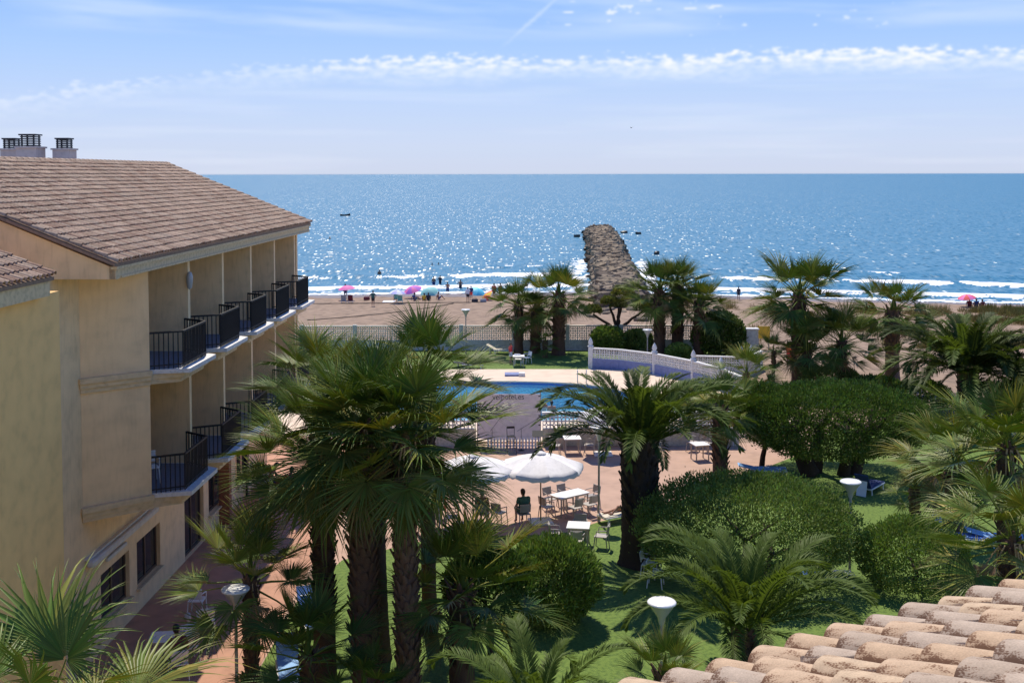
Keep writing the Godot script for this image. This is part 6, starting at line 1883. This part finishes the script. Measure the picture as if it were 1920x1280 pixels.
	for q in [[Vector3(-19.314, -1.800, -162.386), 0.85, "bather waist deep beyond the first breaker"], [Vector3(-12.996, -1.800, -181.457), 1.45, "left of two swimmers far out"], [Vector3(-12.026, -1.800, -182.528), 1.45, "right of two swimmers far out"], [Vector3(-41.874, -1.800, -256.716), 1.3, "lone swimmer farthest out at the left"]]:
		person(q[2], q[0] - Vector3.UP * q[1], 180.0, "stand", "skin_tan", "", "navy_cloth", "hair_dark", C, 0.5, 0.6, 1.05, "swimmers in the sea")
	beach_parasol("pink parasol at the left end of the beach group", Vector3(-19.139, -1.650, -129.964), 1.75, 1.0, M.pink_cloth, M.pink_cloth, Vector3(0.05, 0, 0.1))
	beach_parasol("flat lilac parasol above a sitting bather", Vector3(-12.938, -1.600, -125.252), 1.6, 0.95, M.lilac_cloth, M.white_cloth, Vector3(0.02, 0, -0.03))
	beach_parasol("purple and pink parasol tilted towards the sea", Vector3(-11.544, -1.700, -132.668), 1.5, 1.1, M.purple_cloth, M.pink_cloth, Vector3(0.3, 0, 0.25))
	beach_parasol("pale teal parasol tipped over by the water", Vector3(-10.017, -1.750, -136.066), 0.9, 1.1, M.teal_cloth, M.teal_cloth, Vector3(0.5, 0, 0.2))
	beach_parasol("cyan parasol behind the bather in white", Vector3(-4.423, -1.750, -136.066), 0.9, 1.0, M.cyan_cloth, M.cyan_cloth, Vector3(0.4, 0, -0.3))
	beach_parasol("yellow and red parasol lying on its side", Vector3(-2.599, -1.650, -129.413), 0.9, 1.05, M.yellow_cloth, M.red_cloth, Vector3(0.3, 0, 0.9))
	beach_parasol("red parasol alone on the beach at the right", Vector3(50.125, -1.700, -122.575), 1.4, 0.95, M.red_cloth, M.pink_cloth, Vector3(0.1, 0, 0.15))
	for q in [[Vector3(-19.163, -1.600, -126.820), "grey_cloth", "grey beach chair below the pink parasol"], [Vector3(-18.375, -1.600, -126.820), "maroon_cloth", "maroon beach chair below the pink parasol"], [Vector3(-12.682, -1.600, -126.293), "teal_cloth", "teal beach chair beside the lilac parasol"]]:
		var o := thing("beach_chair", q[2], "beach chair", beach_spot(q[0].x, q[0].z), 0.0, "beach chairs on the sand")
		var b := MB.new(); b.box(Vector3(0, 0.28, 0), Vector3(0.55, 0.04, 0.5), Basis.IDENTITY, 0.01); part(o, "seat", b.mesh(), M[q[1]])
		b = MB.new(); b.box(Vector3(0, 0.6, 0.25), Vector3(0.55, 0.65, 0.04), Basis(Vector3.RIGHT, 0.3), 0.01); part(o, "backrest", b.mesh(), M[q[1]])
		for s in [[-1, 1], [1, 1], [-1, -1], [1, -1]]:
			b = MB.new(); b.bar(Vector3(s[0] * 0.26, -0.05, s[1] * 0.22), Vector3(s[0] * 0.26, 0.3, s[1] * 0.2), 0.03, 0.03); part(o, "leg", b.mesh(), M.plastic_white)
	for q in [[Vector3(-4.245, -1.600, -126.820), "dark_cloth", "black beach bag right of the bather in white"], [Vector3(-3.275, -1.600, -126.820), "grey_cloth", "grey beach bag nearer the yellow parasol"], [Vector3(-16.964, -1.650, -129.964), "maroon_cloth", "small red beach bag standing alone"]]:
		var o := thing("beach_bag", q[2], "bag", beach_spot(q[0].x, q[0].z), 20.0, "bags on the sand")
		var b := MB.new(); b.box(Vector3(0, 0.2, 0), Vector3(0.7, 0.42, 0.35), Basis.IDENTITY, 0.08); part(o, "body", b.mesh(), M[q[1]])
		b = MB.new(); b.tube([Vector3(-0.2, 0.4, 0), Vector3(-0.14, 0.56, 0), Vector3(0.14, 0.56, 0), Vector3(0.2, 0.4, 0)], [0.015, 0.015, 0.015, 0.015], 5); part(o, "handle", b.mesh(), M[q[1]])
	var o := thing("towel", "white towel spread on the sand left of the lilac parasol", "towel", beach_spot(Vector3(-14.126, -1.600, -127.887).x, Vector3(-14.126, -1.600, -127.887).z))
	var b := MB.new(); b.box(Vector3(0, 0.04, 0), Vector3(1.4, 0.03, 1.6), Basis.IDENTITY, 0.01); part(o, "cloth", b.mesh(), M.white_cloth)
	o = thing("rope", "dark rope lying across the sand in front of the bathers", "rope")
	b = MB.new()
	var pts := []; var rad := []
	var p0 := Vector3(-23.076, -1.550, -125.340); var p1 := Vector3(-3.324, -1.550, -126.385)
	for i in 40:
		var p: Vector3 = p0.lerp(p1, i / 39.0)
		p.y = beach_height(p.x, p.z) + 0.05
		pts.append(p); rad.append(0.05)
	b.tube(pts, rad, 5); part(o, "strand", b.mesh(), M.rope)
	o = thing("rope", "dark rope curving over the dry sand behind the central palms", "rope")
	b = MB.new(); pts = []; rad = []
	var q0 := Vector3(-19.978, -1.100, -108.445); var q1 := Vector3(-10.976, -1.200, -114.728); var q2 := Vector3(-6.598, -1.500, -125.428)
	for i in 40:
		var f := i / 39.0
		var p: Vector3 = q0.lerp(q1, f).lerp(q1.lerp(q2, f), f)
		p.y = beach_height(p.x, p.z) + 0.05
		pts.append(p); rad.append(0.04)
	b.tube(pts, rad, 5); part(o, "strand", b.mesh(), M.rope)
	o = thing("rowing_boat", "small dark boat far out on the water at the left", "boat", Vector3(-59.450, -1.800, -398.607), 100.0)
	b = MB.new()
	var rows := []
	for i in 9:
		var f := i / 8.0
		var w := 0.75 * sin(clampf(f * 1.15 + 0.08, 0.0, 1.0) * PI) + 0.03
		var y := 0.45 + 0.5 * pow(absf(f - 0.4) * 1.6, 2.0)
		var z := -1.8 + 3.6 * f
		rows.append([b.p(Vector3(-w, y, z)), b.p(Vector3(-w * 0.6, -0.2, z)), b.p(Vector3(w * 0.6, -0.2, z)), b.p(Vector3(w, y, z))])
	for i in 8:
		for k in 3: b.q(rows[i][k], rows[i][k + 1], rows[i + 1][k + 1], rows[i + 1][k])
	part(o, "hull", b.mesh(), M.black)
	for z in [-0.8, 0.1, 0.9]:
		b = MB.new(); b.box(Vector3(0, 0.3, z), Vector3(1.1, 0.05, 0.25)); part(o, "thwart", b.mesh(), M.bark_dark)
	o = thing("seagull", "tiny dark bird in flight above the sea", "bird", Vector3(27.654, 23.606, -260.000), 30.0)
	b = MB.new()
	b.tube([Vector3(0, 0, -0.3), Vector3(0, 0.03, -0.1), Vector3(0, 0.03, 0.1), Vector3(0, 0.02, 0.24), Vector3(0, 0.02, 0.34)], [0.02, 0.07, 0.08, 0.05, 0.015], 8)
	for s in [-1.0, 1.0]:
		b.quad(Vector3(0, 0.04, -0.08), Vector3(0, 0.04, 0.12), Vector3(s * 0.35, 0.22, 0.14), Vector3(s * 0.35, 0.22, 0.0))
		b.tri(Vector3(s * 0.35, 0.22, 0.0), Vector3(s * 0.35, 0.22, 0.14), Vector3(s * 0.75, 0.14, -0.05))
	part(o, "body", b.mesh(), M.dark_cloth)
func _ready() -> void:
	rng.seed = 11
	make_materials()
	make_view()
	make_ground()
	make_hotel()
	make_walls()
	make_plants()
	make_furniture()
	make_people()
